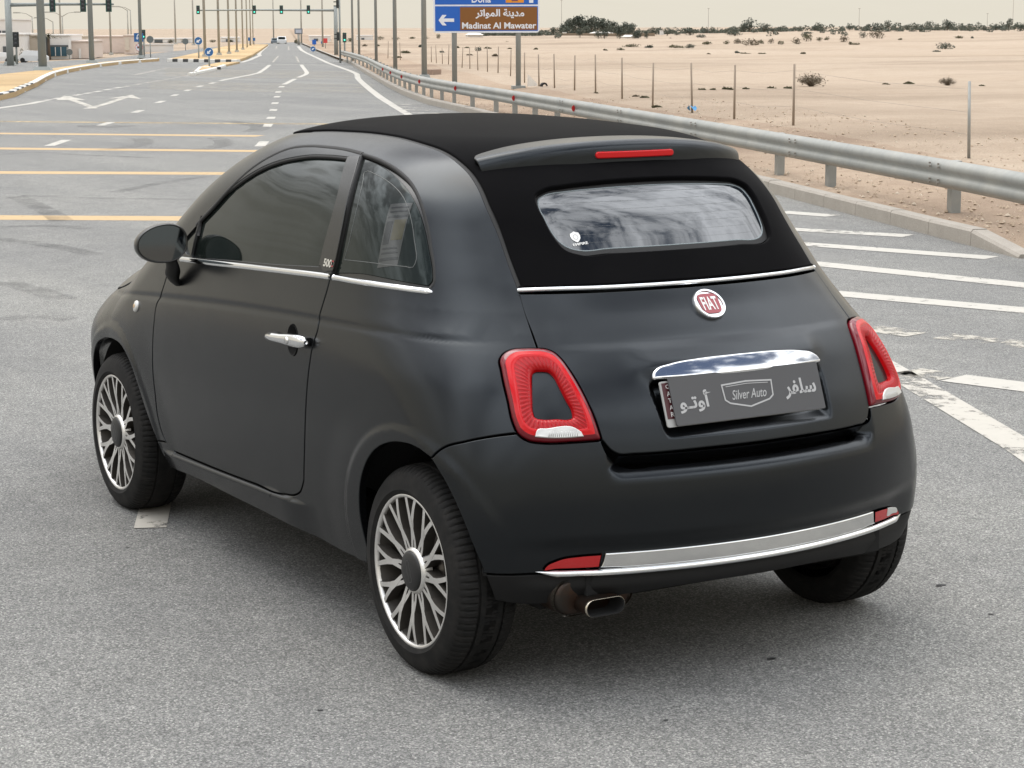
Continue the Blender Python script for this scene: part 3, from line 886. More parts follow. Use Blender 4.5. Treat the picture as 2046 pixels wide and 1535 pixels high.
# --- plates
def slab(name, o, ax, ay, az, w, h, d, mat, parent, rad=.006):
    pts = []
    for sx, sy, a0 in ((1, 1, 0), (-1, 1, 90), (-1, -1, 180), (1, -1, 270)):
        for k in range(4):
            a = math.radians(a0 + 30 * k)
            pts.append((sx * (w / 2 - rad) + rad * math.cos(a), sy * (h / 2 - rad) + rad * math.sin(a)))
    q = MB().prism(pts, np.array(o) - np.array(az) * d, ax, ay, az, d)
    return q.build(name, mat, parent)
def on_plate(name, v, f, o, ax, ay, az, dx, dy, mat, parent, lift=.0006):
    o, ax, ay, az = (np.array(q, float) for q in (o, ax, ay, az))
    P = o + az * lift + np.outer(v[:, 0] + dx, ax) + np.outer(v[:, 1] + dy, ay)
    return mobj(name, P, f, mat, parent, False)
PO = np.array((-.4885, .004, .782)); PAX = np.array((0, -1.0, 0)); PAZ = np.array((-1, 0, .38)) / math.hypot(1, .38); PAY = np.cross(PAZ, PAX)
pl1 = slab('number_plate', PO - PAZ * .010 + PAX * -.013 + PAY * -.004, PAX, PAY, PAZ, .520, .124, .004, simple('plate_shaded_white', (0.36, 0.36, 0.35), 0.5), lid)  # white plate; the shadow over it is painted in as a greyer base colour
o1 = PO - PAZ * .010 + PAX * -.013 + PAY * -.004
sb_ = [(-.2555, -.040), (-.205, -.040), (-.205, .057), (-.254, .057)]
MB().prism(sb_, o1, PAX, PAY, PAZ, .0008).build('maroon_band', MAROON, lid)
for k, ch in enumerate('QATAR'):
    v, f = fit_text(ch, .011, .0125, bold=.01)
    on_plate('letter', v, f, o1, PAX, PAY, PAZ, -.2375, .046 - .0185 * k, WHITEP, lid, .0014)
pl2 = slab('dealer_plate', PO, PAX, PAY, PAZ, .500, .132, .004, GREYP, lid, .005)
pl2['label'] = 'grey dealer plate with silver Arabic lettering and shield'
def arabic(codes): return ''.join(chr(int(c, 16)) for c in codes.split())
v, f = fit_text(arabic('FEAE FED4 FEE0 FEB3'), .108, .056, bold=.028)
on_plate('lettering', v, f, PO, PAX, PAY, PAZ, .176, -.002, SILVERP, lid, .0008)
v, f = fit_text(arabic('FEEE 0640 FE97 FEED FE83'), .108, .058, bold=.028)
on_plate('lettering', v, f, PO, PAX, PAY, PAZ, -.176, -.006, SILVERP, lid, .0008)
v, f = fit_text('Silver Auto', .116, .026, shear=.35, bold=.004)
on_plate('lettering', v, f, PO, PAX, PAY, PAZ, .002, -.001, SILVERP, lid, .0008)
sh = [(-.083, .029), (0, .0335), (.083, .029), (.080, -.012), (.066, -.022), (0, -.0365), (-.066, -.022), (-.080, -.012)]
def outline_mesh(pts, w, o, ax, ay, az, lift, name, mat, parent, closed=True):
    pts = np.array(pts, float); n = len(pts); v = []; f = []
    for i in range(n):
        a, b, c = pts[(i - 1) % n], pts[i], pts[(i + 1) % n]
        if not closed and i == 0: a = b - (c - b)
        if not closed and i == n - 1: c = b + (b - a)
        t1 = (b - a) / np.linalg.norm(b - a); t2 = (c - b) / np.linalg.norm(c - b)
        t_ = t1 + t2; t_ /= np.linalg.norm(t_); nn = np.array((-t_[1], t_[0]))
        k = w / 2 / max(.4, abs(np.dot(nn, (-t1[1], t1[0]))))
        for s_ in (k, -k):
            q = b + nn * s_
            v.append(np.array(o) + np.array(az) * lift + np.array(ax) * q[0] + np.array(ay) * q[1])
    for i in range(n if closed else n - 1):
        j = (i + 1) % n
        f.append((2 * i, 2 * i + 1, 2 * j + 1, 2 * j))
    return mobj(name, v, f, mat, parent, False)
outline_mesh(sh, .0042, PO, PAX, PAY, PAZ, .0009, 'shield_outline', SILVERP, lid)
outline_mesh([(-.071, .0235), (0, .0270), (.071, .0235)], .0018, PO, PAX, PAY, PAZ, .0009, 'shield_line', SILVERP, lid, False)
# --- round badge on the lid
bc = on(Fb, REAR, np.array([[0.0, .998]]))[0]; bn = grad(Fb, np.array([bc]))[0]
bax = np.array((0, -1.0, 0)); bay = np.cross(bn, bax)
def disc(name, prof, c, n_, mat, parent, N=36):
    n_ = n_ / np.linalg.norm(n_)
    a = np.cross((0, 0, 1.0), n_)
    if np.linalg.norm(a) < .1: a = np.cross((1.0, 0, 0), n_)
    a /= np.linalg.norm(a); b_ = np.cross(n_, a); v = []; f = []
    for r_, h_ in prof:
        for k in range(N):
            t_ = 2 * math.pi * k / N
            v.append(np.array(c) + n_ * h_ + r_ * (a * math.cos(t_) + b_ * math.sin(t_)))
    for i in range(len(prof) - 1):
        for k in range(N):
            f.append((i * N + k, i * N + (k + 1) % N, (i + 1) * N + (k + 1) % N, (i + 1) * N + k))
    f.append(tuple((len(prof) - 1) * N + k for k in range(N)))
    o = mobj(name, v, f, mat, parent)
    return smooth_by_angle(o, 50)
bdg = disc('badge_ring', [(.050, -.004), (.050, .008), (.0475, .012), (.042, .012), (.0405, .009), (.0405, .008)], bc, bn, CHROME, lid)
# red shield-like face: square with bowed sides
fp = []
for k in range(40):
    a = 2 * math.pi * k / 40
    e = .033 * (abs(math.cos(a)) ** 4.2 + abs(math.sin(a)) ** 4.2) ** (-1 / 4.2)
    fp.append((e * math.cos(a) * (1.0 + .08 * math.sin(a)), e * math.sin(a)))
MB().prism(fp, bc + bn * .0075, bax, bay, bn, .003).build('badge_face', BADGER, lid)
v, f = fit_text('FIAT', .053, .044, bold=.02)
mobj('badge_lettering', bc + bn * .0112 + np.outer(v[:, 0], bax) + np.outer(v[:, 1], bay), f, WHITEP, lid, False)
# --- tail lamps
def resamp(l, n):
    l = np.asarray(l, float); c = np.vstack([l, l[:1]])
    s = np.concatenate([[0], np.cumsum(np.linalg.norm(np.diff(c, axis=0), axis=1))])
    q = np.linspace(0, s[-1], n, endpoint=False)
    return np.stack([np.interp(q, s, c[:, k]) for k in range(3)], 1)
lo = loop(CUR['lampside'], CUR['lampbot'], CUR['lampin'][::-1], step=.005)
li = loop(CUR['lamphole'] + CUR['lamphole'][:1], step=.004)
NL = 150
O_ = resamp(lo, NL); I_ = resamp(li, NL)
# align the two rings by angle about the hole's centre
cen = I_.mean(0)
def ang(P): return np.arctan2(P[:, 2] - cen[2], P[:, 1] - cen[1])
aO, aI = np.unwrap(ang(O_)), np.unwrap(ang(I_))
if (aO[-1] - aO[0]) * (aI[-1] - aI[0]) < 0:
    I_ = I_[::-1]; aI = np.unwrap(ang(I_))
# corner-to-corner correspondence by arc length from the top outer corner
def start(P): return int(np.argmax(P[:, 2] * 1.0 + P[:, 1] * .8))
O_ = np.roll(O_, -start(O_), 0); I_ = np.roll(I_, -start(I_), 0)
def ring(tv, h):
    P = O_ * (1 - tv) + I_ * tv
    Q = on(Fb, FAN, FAN.uv(P)); n = grad(Fb, Q)
    return Q + n * h, n
prof = [(0.03, -.012), (0.035, .002), (0.06, .0075), (0.12, .0115), (0.24, .0150), (0.26, .0150), (0.38, .0175), (0.46, .0180), (0.50, .0165), (0.62, .0165), (0.78, .0150), (0.92, .0115), (0.97, .006), (1.0, -.006), (1.005, -.016)]
rings = [ring(a, h)[0] for a, h in prof]
lamp = empty('tail_lamp', (0, 0, 0), 0, car)
def ringmesh(name, i0, i1, mat, parent, mod=None):
    V = []; 
    for i in range(i0, i1 + 1):
        V.append(rings[i].copy())
    if mod is not None:
        mod(V)
    V_ = np.vstack(V); f = []
    for i in range(i1 - i0):
        for k in range(NL):
            f.append((i * NL + k, i * NL + (k + 1) % NL, (i + 1) * NL + (k + 1) % NL, (i + 1) * NL + k))
    o = mobj(name, V_, f, mat, parent)
    p = o.data.polygons[NL // 2]; g_ = grad(Fb, np.array([p.center]))[0]
    if np.dot(p.normal, g_) < 0 and i0 < 12:
        o.data.flip_normals()
    return o
ringmesh('lens_border', 0, 4, DARKRED, lamp)
ringmesh('lens_outer', 4, 8, RED, lamp)
def ribs(V):
    for j in range(1, len(V) - 2):
        n = grad(Fb, V[j])
        w = np.where(np.arange(NL) % 3 == 0, -.0030, .0012)
        V[j] += n * w[:, None]
ringmesh('lens_ribbed', 8, 12, REDRIB, lamp, ribs)
ringmesh('lens_inner_wall', 12, 14, RED, lamp)
panel('lamp_centre', off(-.004), FAN, grow(li, li.mean(0), .003), sp=.012, gap=0, r=.001, mat=PAINT, parent=lamp, depth=.003)
rv = loop(CUR['reverse'][:5], CUR['reverse'][5:] + CUR['reverse'][:1], step=.005)
rp = panel('reversing_lens', off(.0205), FAN, rv, sp=.006, gap=0, r=.003, mat=CLEAR, parent=lamp, depth=.008)
# bars moulded into the reversing lens
rb = MB()
for k in range(14):
    y = .500 + k * .0075
    q = on(off(.0195), FAN, FAN.uv(np.array([[-.42, y, .7095], [-.42, y, .7235]]))); n = grad(Fb, q)
    rb.tube([q[0], q[1]], .0016, 6)
rb.build('lens_flutes', simple('lens_flute', (0.42, 0.42, 0.41), 0.2, 0.4), lamp, True)
lamp_r = empty('tail_lamp', (0, 0, 0), 0, car)
for ch in list(lamp.children):
    mirror_obj(ch, ch.name.split('.')[0], lamp_r)
# --- fabric roof
RH = [(.0, 1.329), (.12, 1.327), (.20, 1.323), (.268, 1.318), (.338, 1.307), (.366, 1.292), (.373, 1.268), (.372, 1.235), (.368, 1.193), (.350, 1.156), (.320, 1.1445), (.215, 1.1445), (.0, 1.145)]
WH = [(.0, 1.311), (.12, 1.309), (.20, 1.306), (.268, 1.302), (.332, 1.293), (.355, 1.281), (.362, 1.264), (.362, 1.235), (.358, 1.197), (.341, 1.163), (.314, 1.153), (.215, 1.153), (.0, 1.1535)]
def yz_loop(h, corners=()):
    c = crom([(0, a, b_) for a, b_ in h], .008); c[0, 1] = 0; c[-1, 1] = 0
    P = on(Fb, REAR, c[:, 1:3]); P[0, 1] = 0; P[-1, 1] = 0
    return sym(P)
rail_st = [(1.330, .500, 1.415)] + [q for q in CUR['rail'][1:14]]
rail_st = [(x, y - .004, z + .002) for x, y, z in [q[:3] for q in rail_st]]
st_half = loop([(1.36, 0, 1.45), (1.355, .25, 1.437), (1.330, .496, 1.415)], rail_st, [rail_st[-1], (-.139, .506, 1.064), (-.172, .438, 1.066), (-.210, .301, 1.066), (-.24, 0, 1.066)], step=.010)
st_half = st_half[st_half[:, 1] > 1e-4]
st_half = np.vstack([[1.36, 0, 1.45], st_half, [-.24, 0, 1.066]])
roof = panel('soft_top', off(.004), HOOD, sym(st_half), [yz_loop(RH)], sp=.016, gap=.001, r=.006, mat=FABRIC, parent=car, depth=.022)
panel('window_frame', off(-.012), REAR, grow(yz_loop(RH), (-.08, 0, 1.23), .012), [yz_loop(WH)], sp=.012, gap=0, r=.002, mat=RUBBER, parent=roof, depth=.004)
rg = panel('rear_window', off(-.0135), REAR, grow(yz_loop(WH), (-.08, 0, 1.23), .004), sp=.02, gap=0, r=.001, mat=REARGLASS, parent=roof, depth=.003)
for k in range(7):
    z = 1.170 + .0205 * k; hw_ = .345 if k else .30
    strip('heater_wire', [(-.1, -hw_, z), (-.1, 0, z + .001), (-.1, hw_, z)], off(-.0132), REAR, .0016, .0003, HEATER, roof, n=2, step=.04)
# edge seal of the glass
seal = yz_loop(WH)
strip('glass_seal', np.vstack([seal[::4], seal[:1]]), off(-.0128), REAR, .006, .001, simple('pale_seal', (0.16, 0.19, 0.20), 0.4), roof, n=3, step=.01)
# white club sticker low on the glass: crest and two short lines of lettering
so = on(off(-.0130), REAR, np.array([[.300, 1.185]]))[0]; sn = grad(Fb, so[None])[0]; say = np.cross(sn, bax); sax = np.cross(say, sn)
crest = [(.0, .019), (.007, .015), (.013, .013), (.015, .004), (.013, -.006), (.006, -.014), (.0, -.018), (-.006, -.014), (-.013, -.006), (-.015, .004), (-.013, .013), (-.007, .015)]
MB().prism(crest, so, sax, say, sn, .0008).build('sticker_crest', WHITEP, roof)
outline_mesh([(.007 * math.cos(a), .008 * math.sin(a)) for a in np.linspace(0, 2 * math.pi, 12, endpoint=False)], .002, so, sax, say, sn, .0011, 'sticker_mark', SILVERP, roof)
v, f = fit_text('EMPIRE', .046, .0085, bold=.02)
mobj('sticker_lettering', so + sn * .0009 + np.outer(v[:, 0] + .006, sax) + np.outer(v[:, 1] - .0245, say), f, WHITEP, roof, False)
# --- roof spoiler with brake light
def f_sp(x, y, z):
    xs = .066 + .34 * y ** 2 + 1.0 * y ** 4 - .10 * (1.40 - z) * 1.0
    zt = 1.4375 + .02 * (x - .08) - .15 * y ** 2 - .42 * y ** 4
    return smax((xs - x) * .97, z - zt, .034)
sp_half = np.vstack([crom([(.235, 0, 1.440), (.235, .055, 1.440), (.238, .203, 1.433), (.245, .339, 1.414), (.245, .420, 1.396)], .008),
                     crom([(.240, .436, 1.391), (.220, .452, 1.380), (.195, .456, 1.366), (.170, .450, 1.353), (.155, .436, 1.347)], .006),
                     crom([(.150, .430, 1.3465), (.122, .376, 1.349), (.10, .271, 1.355), (.080, .131, 1.360), (.073, 0, 1.362)], .008)])
sp_half[0, 1] = 0; sp_half[-1, 1] = 0
spo = panel('spoiler', f_sp, HOOD, sym(sp_half), sp=.011, gap=0, r=.004, mat=PAINT, parent=car, depth=.050)
bl = [(.155 * (1 if abs(math.cos(a)) > 0 else 1) * 0, 0) for a in ()]
def capsule(hw_, hz_, zc_, n=8):
    p = []
    for k in range(n + 1):
        a = -math.pi / 2 + math.pi * k / n
        p.append((hw_ - hz_ + hz_ * math.cos(a), zc_ + hz_ * math.sin(a)))
    for k in range(1, 24): p.append((hw_ - hz_ - 2 * (hw_ - hz_) * k / 24, zc_ + hz_))
    for k in range(n + 1):
        a = math.pi / 2 + math.pi * k / n
        p.append((-hw_ + hz_ + hz_ * math.cos(a), zc_ + hz_ * math.sin(a)))
    for k in range(1, 24): p.append((-hw_ + hz_ + 2 * (hw_ - hz_) * k / 24, zc_ - hz_))
    return p
c = np.array([(0.06, a, b_) for a, b_ in capsule(.140, .0130, 1.3965)])
c = loop(np.vstack([c, c[:1]]), step=.006)
def f_sp2(d): return lambda x, y, z: f_sp(x, y, z) - d
bk = panel('brake_light_bezel', f_sp2(.0015), REAR, c, sp=.008, gap=0, r=.002, mat=RUBBER, parent=spo, depth=.006)
c2 = np.array([(0.06, a, b_) for a, b_ in capsule(.136, .0098, 1.3965)])
panel('brake_light', f_sp2(.0055), REAR, loop(np.vstack([c2, c2[:1]]), step=.005), sp=.007, gap=0, r=.004, mat=RED, parent=spo, depth=.006)
# --- rear bumper, valance, chrome
def f_bump(x, y, z):
    ya = np.abs(y)
    m_ = sstep(.455, .405, ya)
    r_ = .040; zt = .620
    t_ = np.clip((z - (zt - r_)) / r_, 0, .985)
    roll = r_ * (1 - np.sqrt(1 - t_ ** 2)) * 1.25
    tuck = .016 * sstep(.450, .405, z) * sstep(.72, .55, ya) * sstep(.30, .345, z)
    return F(x + 0 * y, y, z, False) + (m_ * roll + tuck) * sstep(.15, -.15, x)
bump_half = loop([(-.53, 0, .617), (-.50, .30, .617), (-.48, .405, .618), (-.475, .425, .624)], [(-.475, .425, .624), (-.468, .440, .648), (-.455, .4535, .6905)], CUR['lampbot'][::-1], CUR['bumptop'], aR[8:14], [aR[13], (-.32, .735, .345)], [(-.40, .655, .345), (-.47, .52, .345), (-.53, .3, .345), (-.55, 0, .345)], step=.009)
bump_half = bump_half[bump_half[:, 1] > 1e-4]
bump_half = np.vstack([[-.53, 0, .617], bump_half, [-.55, 0, .345]])
bump = panel('rear_bumper', f_bump, FAN, sym(bump_half), sp=.011, gap=.002, r=.004, mat=PAINT, parent=car, depth=.03)
val_half = loop([(-.55, 0, .343), (-.53, .3, .343), (-.47, .52, .343), (-.40, .655, .343), (-.325, .735, .343)], aR[13:], [aR[15], (-.36, .66, .258), (-.43, .5, .262), (-.5, .25, .285), (-.52, 0, .288)], step=.010)
val_half = val_half[val_half[:, 1] > 1e-4]
val_half = np.vstack([[-.55, 0, .343], val_half, [-.52, 0, .288]])
panel('valance', lambda x, y, z: f_bump(x, y, z) + .003, FAN, sym(val_half), sp=.014, gap=.001, r=.004, mat=PLASTIC, parent=bump, depth=.03)
f_ch = lambda d: (lambda x, y, z: f_bump(x, y, z) - d)
bar_half = np.vstack([crom([(-.55, 0, .397), (-.53, .25, .397), (-.50, .40, .3965), (-.49, .462, .396)], .008), crom([(-.49, .464, .394), (-.488, .470, .372), (-.485, .476, .356)], .008), crom([(-.50, .40, .353), (-.53, .25, .353), (-.55, 0, .353)], .01)])
bar_half[0, 1] = 0; bar_half[-1, 1] = 0
panel('chrome_bar', f_ch(.010), FAN, sym(bar_half), sp=.012, gap=0, r=.005, mat=SATIN, parent=bump, depth=.012)
lip = [(-.425, .652, .352), (-.445, .615, .3475), (-.47, .54, .3455), (-.53, .3, .3455), (-.55, 0, .3455), (-.53, -.3, .3455), (-.47, -.54, .3455), (-.445, -.615, .3475), (-.425, -.652, .352)]
strip('chrome_lip', lip, f_ch(.004), FAN, .019, .016, CHROME, bump, (0, 0), n=8)
rf = np.vstack([crom([(-.488, .474, .3935), (-.47, .53, .392), (-.45, .58, .386), (-.44, .61, .376)], .006), crom([(-.435, .628, .362), (-.435, .632, .357)], .006), crom([(-.45, .60, .3565), (-.48, .50, .3565), (-.486, .482, .357)], .006)])
rfl = panel('reflector', f_ch(.007), FAN, loop(rf, step=.006), sp=.008, gap=0, r=.003, mat=REFLRED, parent=bump, depth=.010)
mirror_obj(rfl, 'reflector', bump)
rw = np.array([(-.46, -.548, .3895), (-.45, -.58, .3855), (-.44, -.606, .376), (-.44, -.612, .368), (-.45, -.58, .3665), (-.46, -.548, .3665)])
panel('reversing_light', f_ch(.0095), FAN, loop(np.vstack([rw, rw[:1]]), step=.006), sp=.008, gap=0, r=.002, mat=CLEAR, parent=bump, depth=.004)
# towing-eye cover line on the right
te = [(-.52, -.452 + .0, .400)] ; 
strip('tow_cover_seam', [(-.49, -.462, .404), (-.49, -.464, .425), (-.495, -.448, .436), (-.51, -.40, .437)], f_ch(-.0005), FAN, .0022, .0006, VOID, bump, n=2)
# --- bonnet, screen and nose (mostly hidden from here)
hl2 = np.vstack([crom([(1.99, 0, 1.06), (1.985, .3, 1.05), (1.965, .645, 1.02)], .02), crom([(1.97, .65, 1.0), (2.02, .697, .962), (2.153, .700, .93), (2.27, .693, .88), (2.335, .695, .84), (2.44, .692, .81), (2.63, .643, .78), (2.78, .595, .77)], .015), crom([(2.84, .5, .80), (2.9, .25, .80), (2.91, 0, .80)], .02)])
hl2[0, 1] = 0; hl2[-1, 1] = 0
panel('bonnet', Fb, TOP, sym(hl2), sp=.03, mat=PAINT, parent=car, depth=.02)
ws = np.vstack([crom([(1.375, 0, 1.45), (1.37, .25, 1.437), (1.355, .49, 1.41)], .02), crom([(1.37, .497, 1.405), (1.52, .543, 1.34), (1.68, .584, 1.245), (1.83, .621, 1.135), (1.95, .65, 1.04)], .02), crom([(1.965, .5, 1.06), (1.985, .25, 1.06), (1.985, 0, 1.06)], .02)])
ws[0, 1] = 0; ws[-1, 1] = 0
panel('windscreen', off(-.004), TOP, sym(ws), sp=.03, mat=GLASS, parent=car, depth=.01)
nb = np.vstack([crom([(2.9, 0, .775), (2.85, .4, .77), (2.79, .60, .765)], .02), crom([(2.84, .60, .56), (2.77, .665, .35), (2.70, .69, .24)], .02), crom([(2.8, .5, .22), (2.95, .25, .22), (2.98, 0, .22)], .02)])
nb[0, 1] = 0; nb[-1, 1] = 0
panel('front_bumper', Fb, FFAN, sym(nb), sp=.03, mat=PAINT, parent=car, depth=.02)
# --- side repeater
rc = on(Fb, CYL, CYL.uv(np.array([[2.06, .78, .782]])))[0]; rn = grad(Fb, rc[None])[0]
q = disc('side_repeater', [(.021, -.002), (.021, .003), (.018, .007), (.009, .009), (.001, .0095)], rc, rn, CLEAR, fender, 24)
disc('repeater_centre', [(.008, .008), (.007, .0105), (.001, .011)], rc, rn, simple('amber_lens', (0.45, 0.30, 0.16), 0.2), fender, 16)
# --- 500C script on the pillar trim
tb = on(off(.0045), CYL, CYL.uv(np.array([[.574, .75, 1.082]])))[0]; tn_ = grad(Fb, tb[None])[0]
tay = np.cross(tn_, (-1.0, 0, 0)); tay /= np.linalg.norm(tay); tax = np.cross(tay, tn_)
v, f = fit_text('500', .050, .024, bold=.035, extrude=.0)
mobj('model_script', tb + tn_ * .0006 + np.outer(v[:, 0] + .008, tax) + np.outer(v[:, 1], tay), f, CHROME, door, False)
v, f = fit_text('C', .018, .020, bold=.03)
mobj('model_letter', tb + tn_ * .0006 + np.outer(v[:, 0] - .027 + .054 + .008, tax) + np.outer(v[:, 1] + .001, tay), f, BADGER, door, False)
# --- inspection label seen on the quarter glass
ic = on(off(-.0075), CYL, CYL.uv(np.array([[.30, .69, 1.205]])))[0]; inn = grad(Fb, ic[None])[0]
iay = np.array((.14, 0, 1.0)) - inn * np.dot((.14, 0, 1.0), inn); iay /= np.linalg.norm(iay); iax = np.cross(iay, inn)
LAB = simple('faded_label', (0.034, 0.037, 0.035), 0.10); LAB2 = simple('faded_label_yellow', (0.038, 0.035, 0.016), 0.10); LAB3 = simple('faded_label_dark', (0.010, 0.013, 0.013), 0.10)
def on_glass(name, x0, y0, x1, y1, d, mat):
    q = np.array([ic + iax * a + iay * b_ for a, b_ in ((x0, y0), (x1, y0), (x1, y1), (x0, y1))])
    panel(name, off(d), CYL, loop([q[0], q[1]], [q[1], q[2]], [q[2], q[3]], [q[3], q[0]], step=.01), sp=.012, gap=0, r=.0003, mat=mat, parent=side, depth=.0012)
on_glass('inspection_label', -.042, -.098, .042, .098, -.0082, LAB)
for (x0, y0, x1, y1), mt in (((-.035, .050, .038, .058), LAB3), ((-.006, -.02, .038, .043), LAB2), ((-.038, -.080, .038, -.071), LAB3), ((-.036, -.03, -.012, .04), LAB3), ((-.033, -.060, .033, -.054), LAB3), ((-.033, -.046, .028, -.040), LAB3), ((-.033, .068, .033, .072), LAB3), ((-.033, .082, .033, .086), LAB3)):
    on_glass('label_print', x0, y0, x1, y1, -.0078, mt)
# --- mirrors
def mirror_part():
    root = empty('door_mirror', (0, 0, 0), 0, car)
    c0 = np.array((1.615, .850, 1.048)); d = np.array((-.97, .16, .05)); d = d / np.linalg.norm(d)
    ax = np.cross((0, 0, 1.0), d); ax /= np.linalg.norm(ax)          # towards the car (image right)
    ax = ax if ax[1] < 0 else -ax
    ay = np.cross(d, ax); ay = ay if ay[2] > 0 else -ay
    def egg(s, n=40):
        o = []
        for k in range(n):
            a = 2 * math.pi * k / n
            cx, sy_ = math.cos(a), math.sin(a)
            w = .086; h = .0635 * (1 + .13 * cx)
            o.append((s * w * np.sign(cx) * abs(cx) ** .92 + .002, s * h * np.sign(sy_) * abs(sy_) ** .92 + .006 * cx * s))
        return o
    def lay(s, depth, dx=0):
        return [c0 + ax * (p[0] + dx) + ay * p[1] - d * depth for p in egg(s)]
    rows = [(.93, .006), (.965, -.002), (1.0, .004), (1.03, .014), (1.04, .03), (1.0, .055), (.90, .078), (.70, .096), (.40, .106), (.03, .109)]
    n = 40; V = np.vstack([lay(s, dp) for s, dp in rows])
    f = [(i * n + k, i * n + (k + 1) % n, (i + 1) * n + (k + 1) % n, (i + 1) * n + k) for i in range(len(rows) - 1) for k in range(n)]
    o = mobj('mirror_housing', V, f, GLOSSB, root)
    g = lay(.925, .0045)
    mobj('mirror_glass', np.vstack([g]), [tuple(range(n))], MIRR, root, False)
    # stalk: flattened taper from the head down to the door
    path = [c0 + ax * .035 - ay * .045 - d * .045, c0 + ax * .045 - ay * .085 - d * .05, np.array((1.672, .795, .930)), np.array((1.690, .772, .900)), np.array((1.70, .752, .885))]
    P = crom(path, .01); L = len(P); v = []
    for i, p in enumerate(P):
        s_ = i / (L - 1)
        a_, b_ = .040 - .008 * s_, .020 + .004 * math.sin(s_ * 3)
        if s_ > .8: a_ *= 1 - (s_ - .8) * 2.5
        for k in range(14):
            t_ = 2 * math.pi * k / 14
            v.append(p + np.array((1, 0, .1)) * a_ * math.cos(t_) + np.array((0, .9, .3)) * b_ * math.sin(t_))
    f = [(i * 14 + k, i * 14 + (k + 1) % 14, (i + 1) * 14 + (k + 1) % 14, (i + 1) * 14 + k) for i in range(L - 1) for k in range(14)]
    f += [tuple(range(14)), tuple((L - 1) * 14 + k for k in range(14))]
    mobj('mirror_stalk', v, f, PLASTIC, root)
    return root
MIRR = simple('mirror_glass', (0.085, 0.10, 0.115), 0.03, 1.0)
mr = mirror_part()
mr2 = empty('door_mirror', (0, 0, 0), 0, car)
for ch in list(mr.children):
    mirror_obj(ch, ch.name.split('.')[0], mr2)
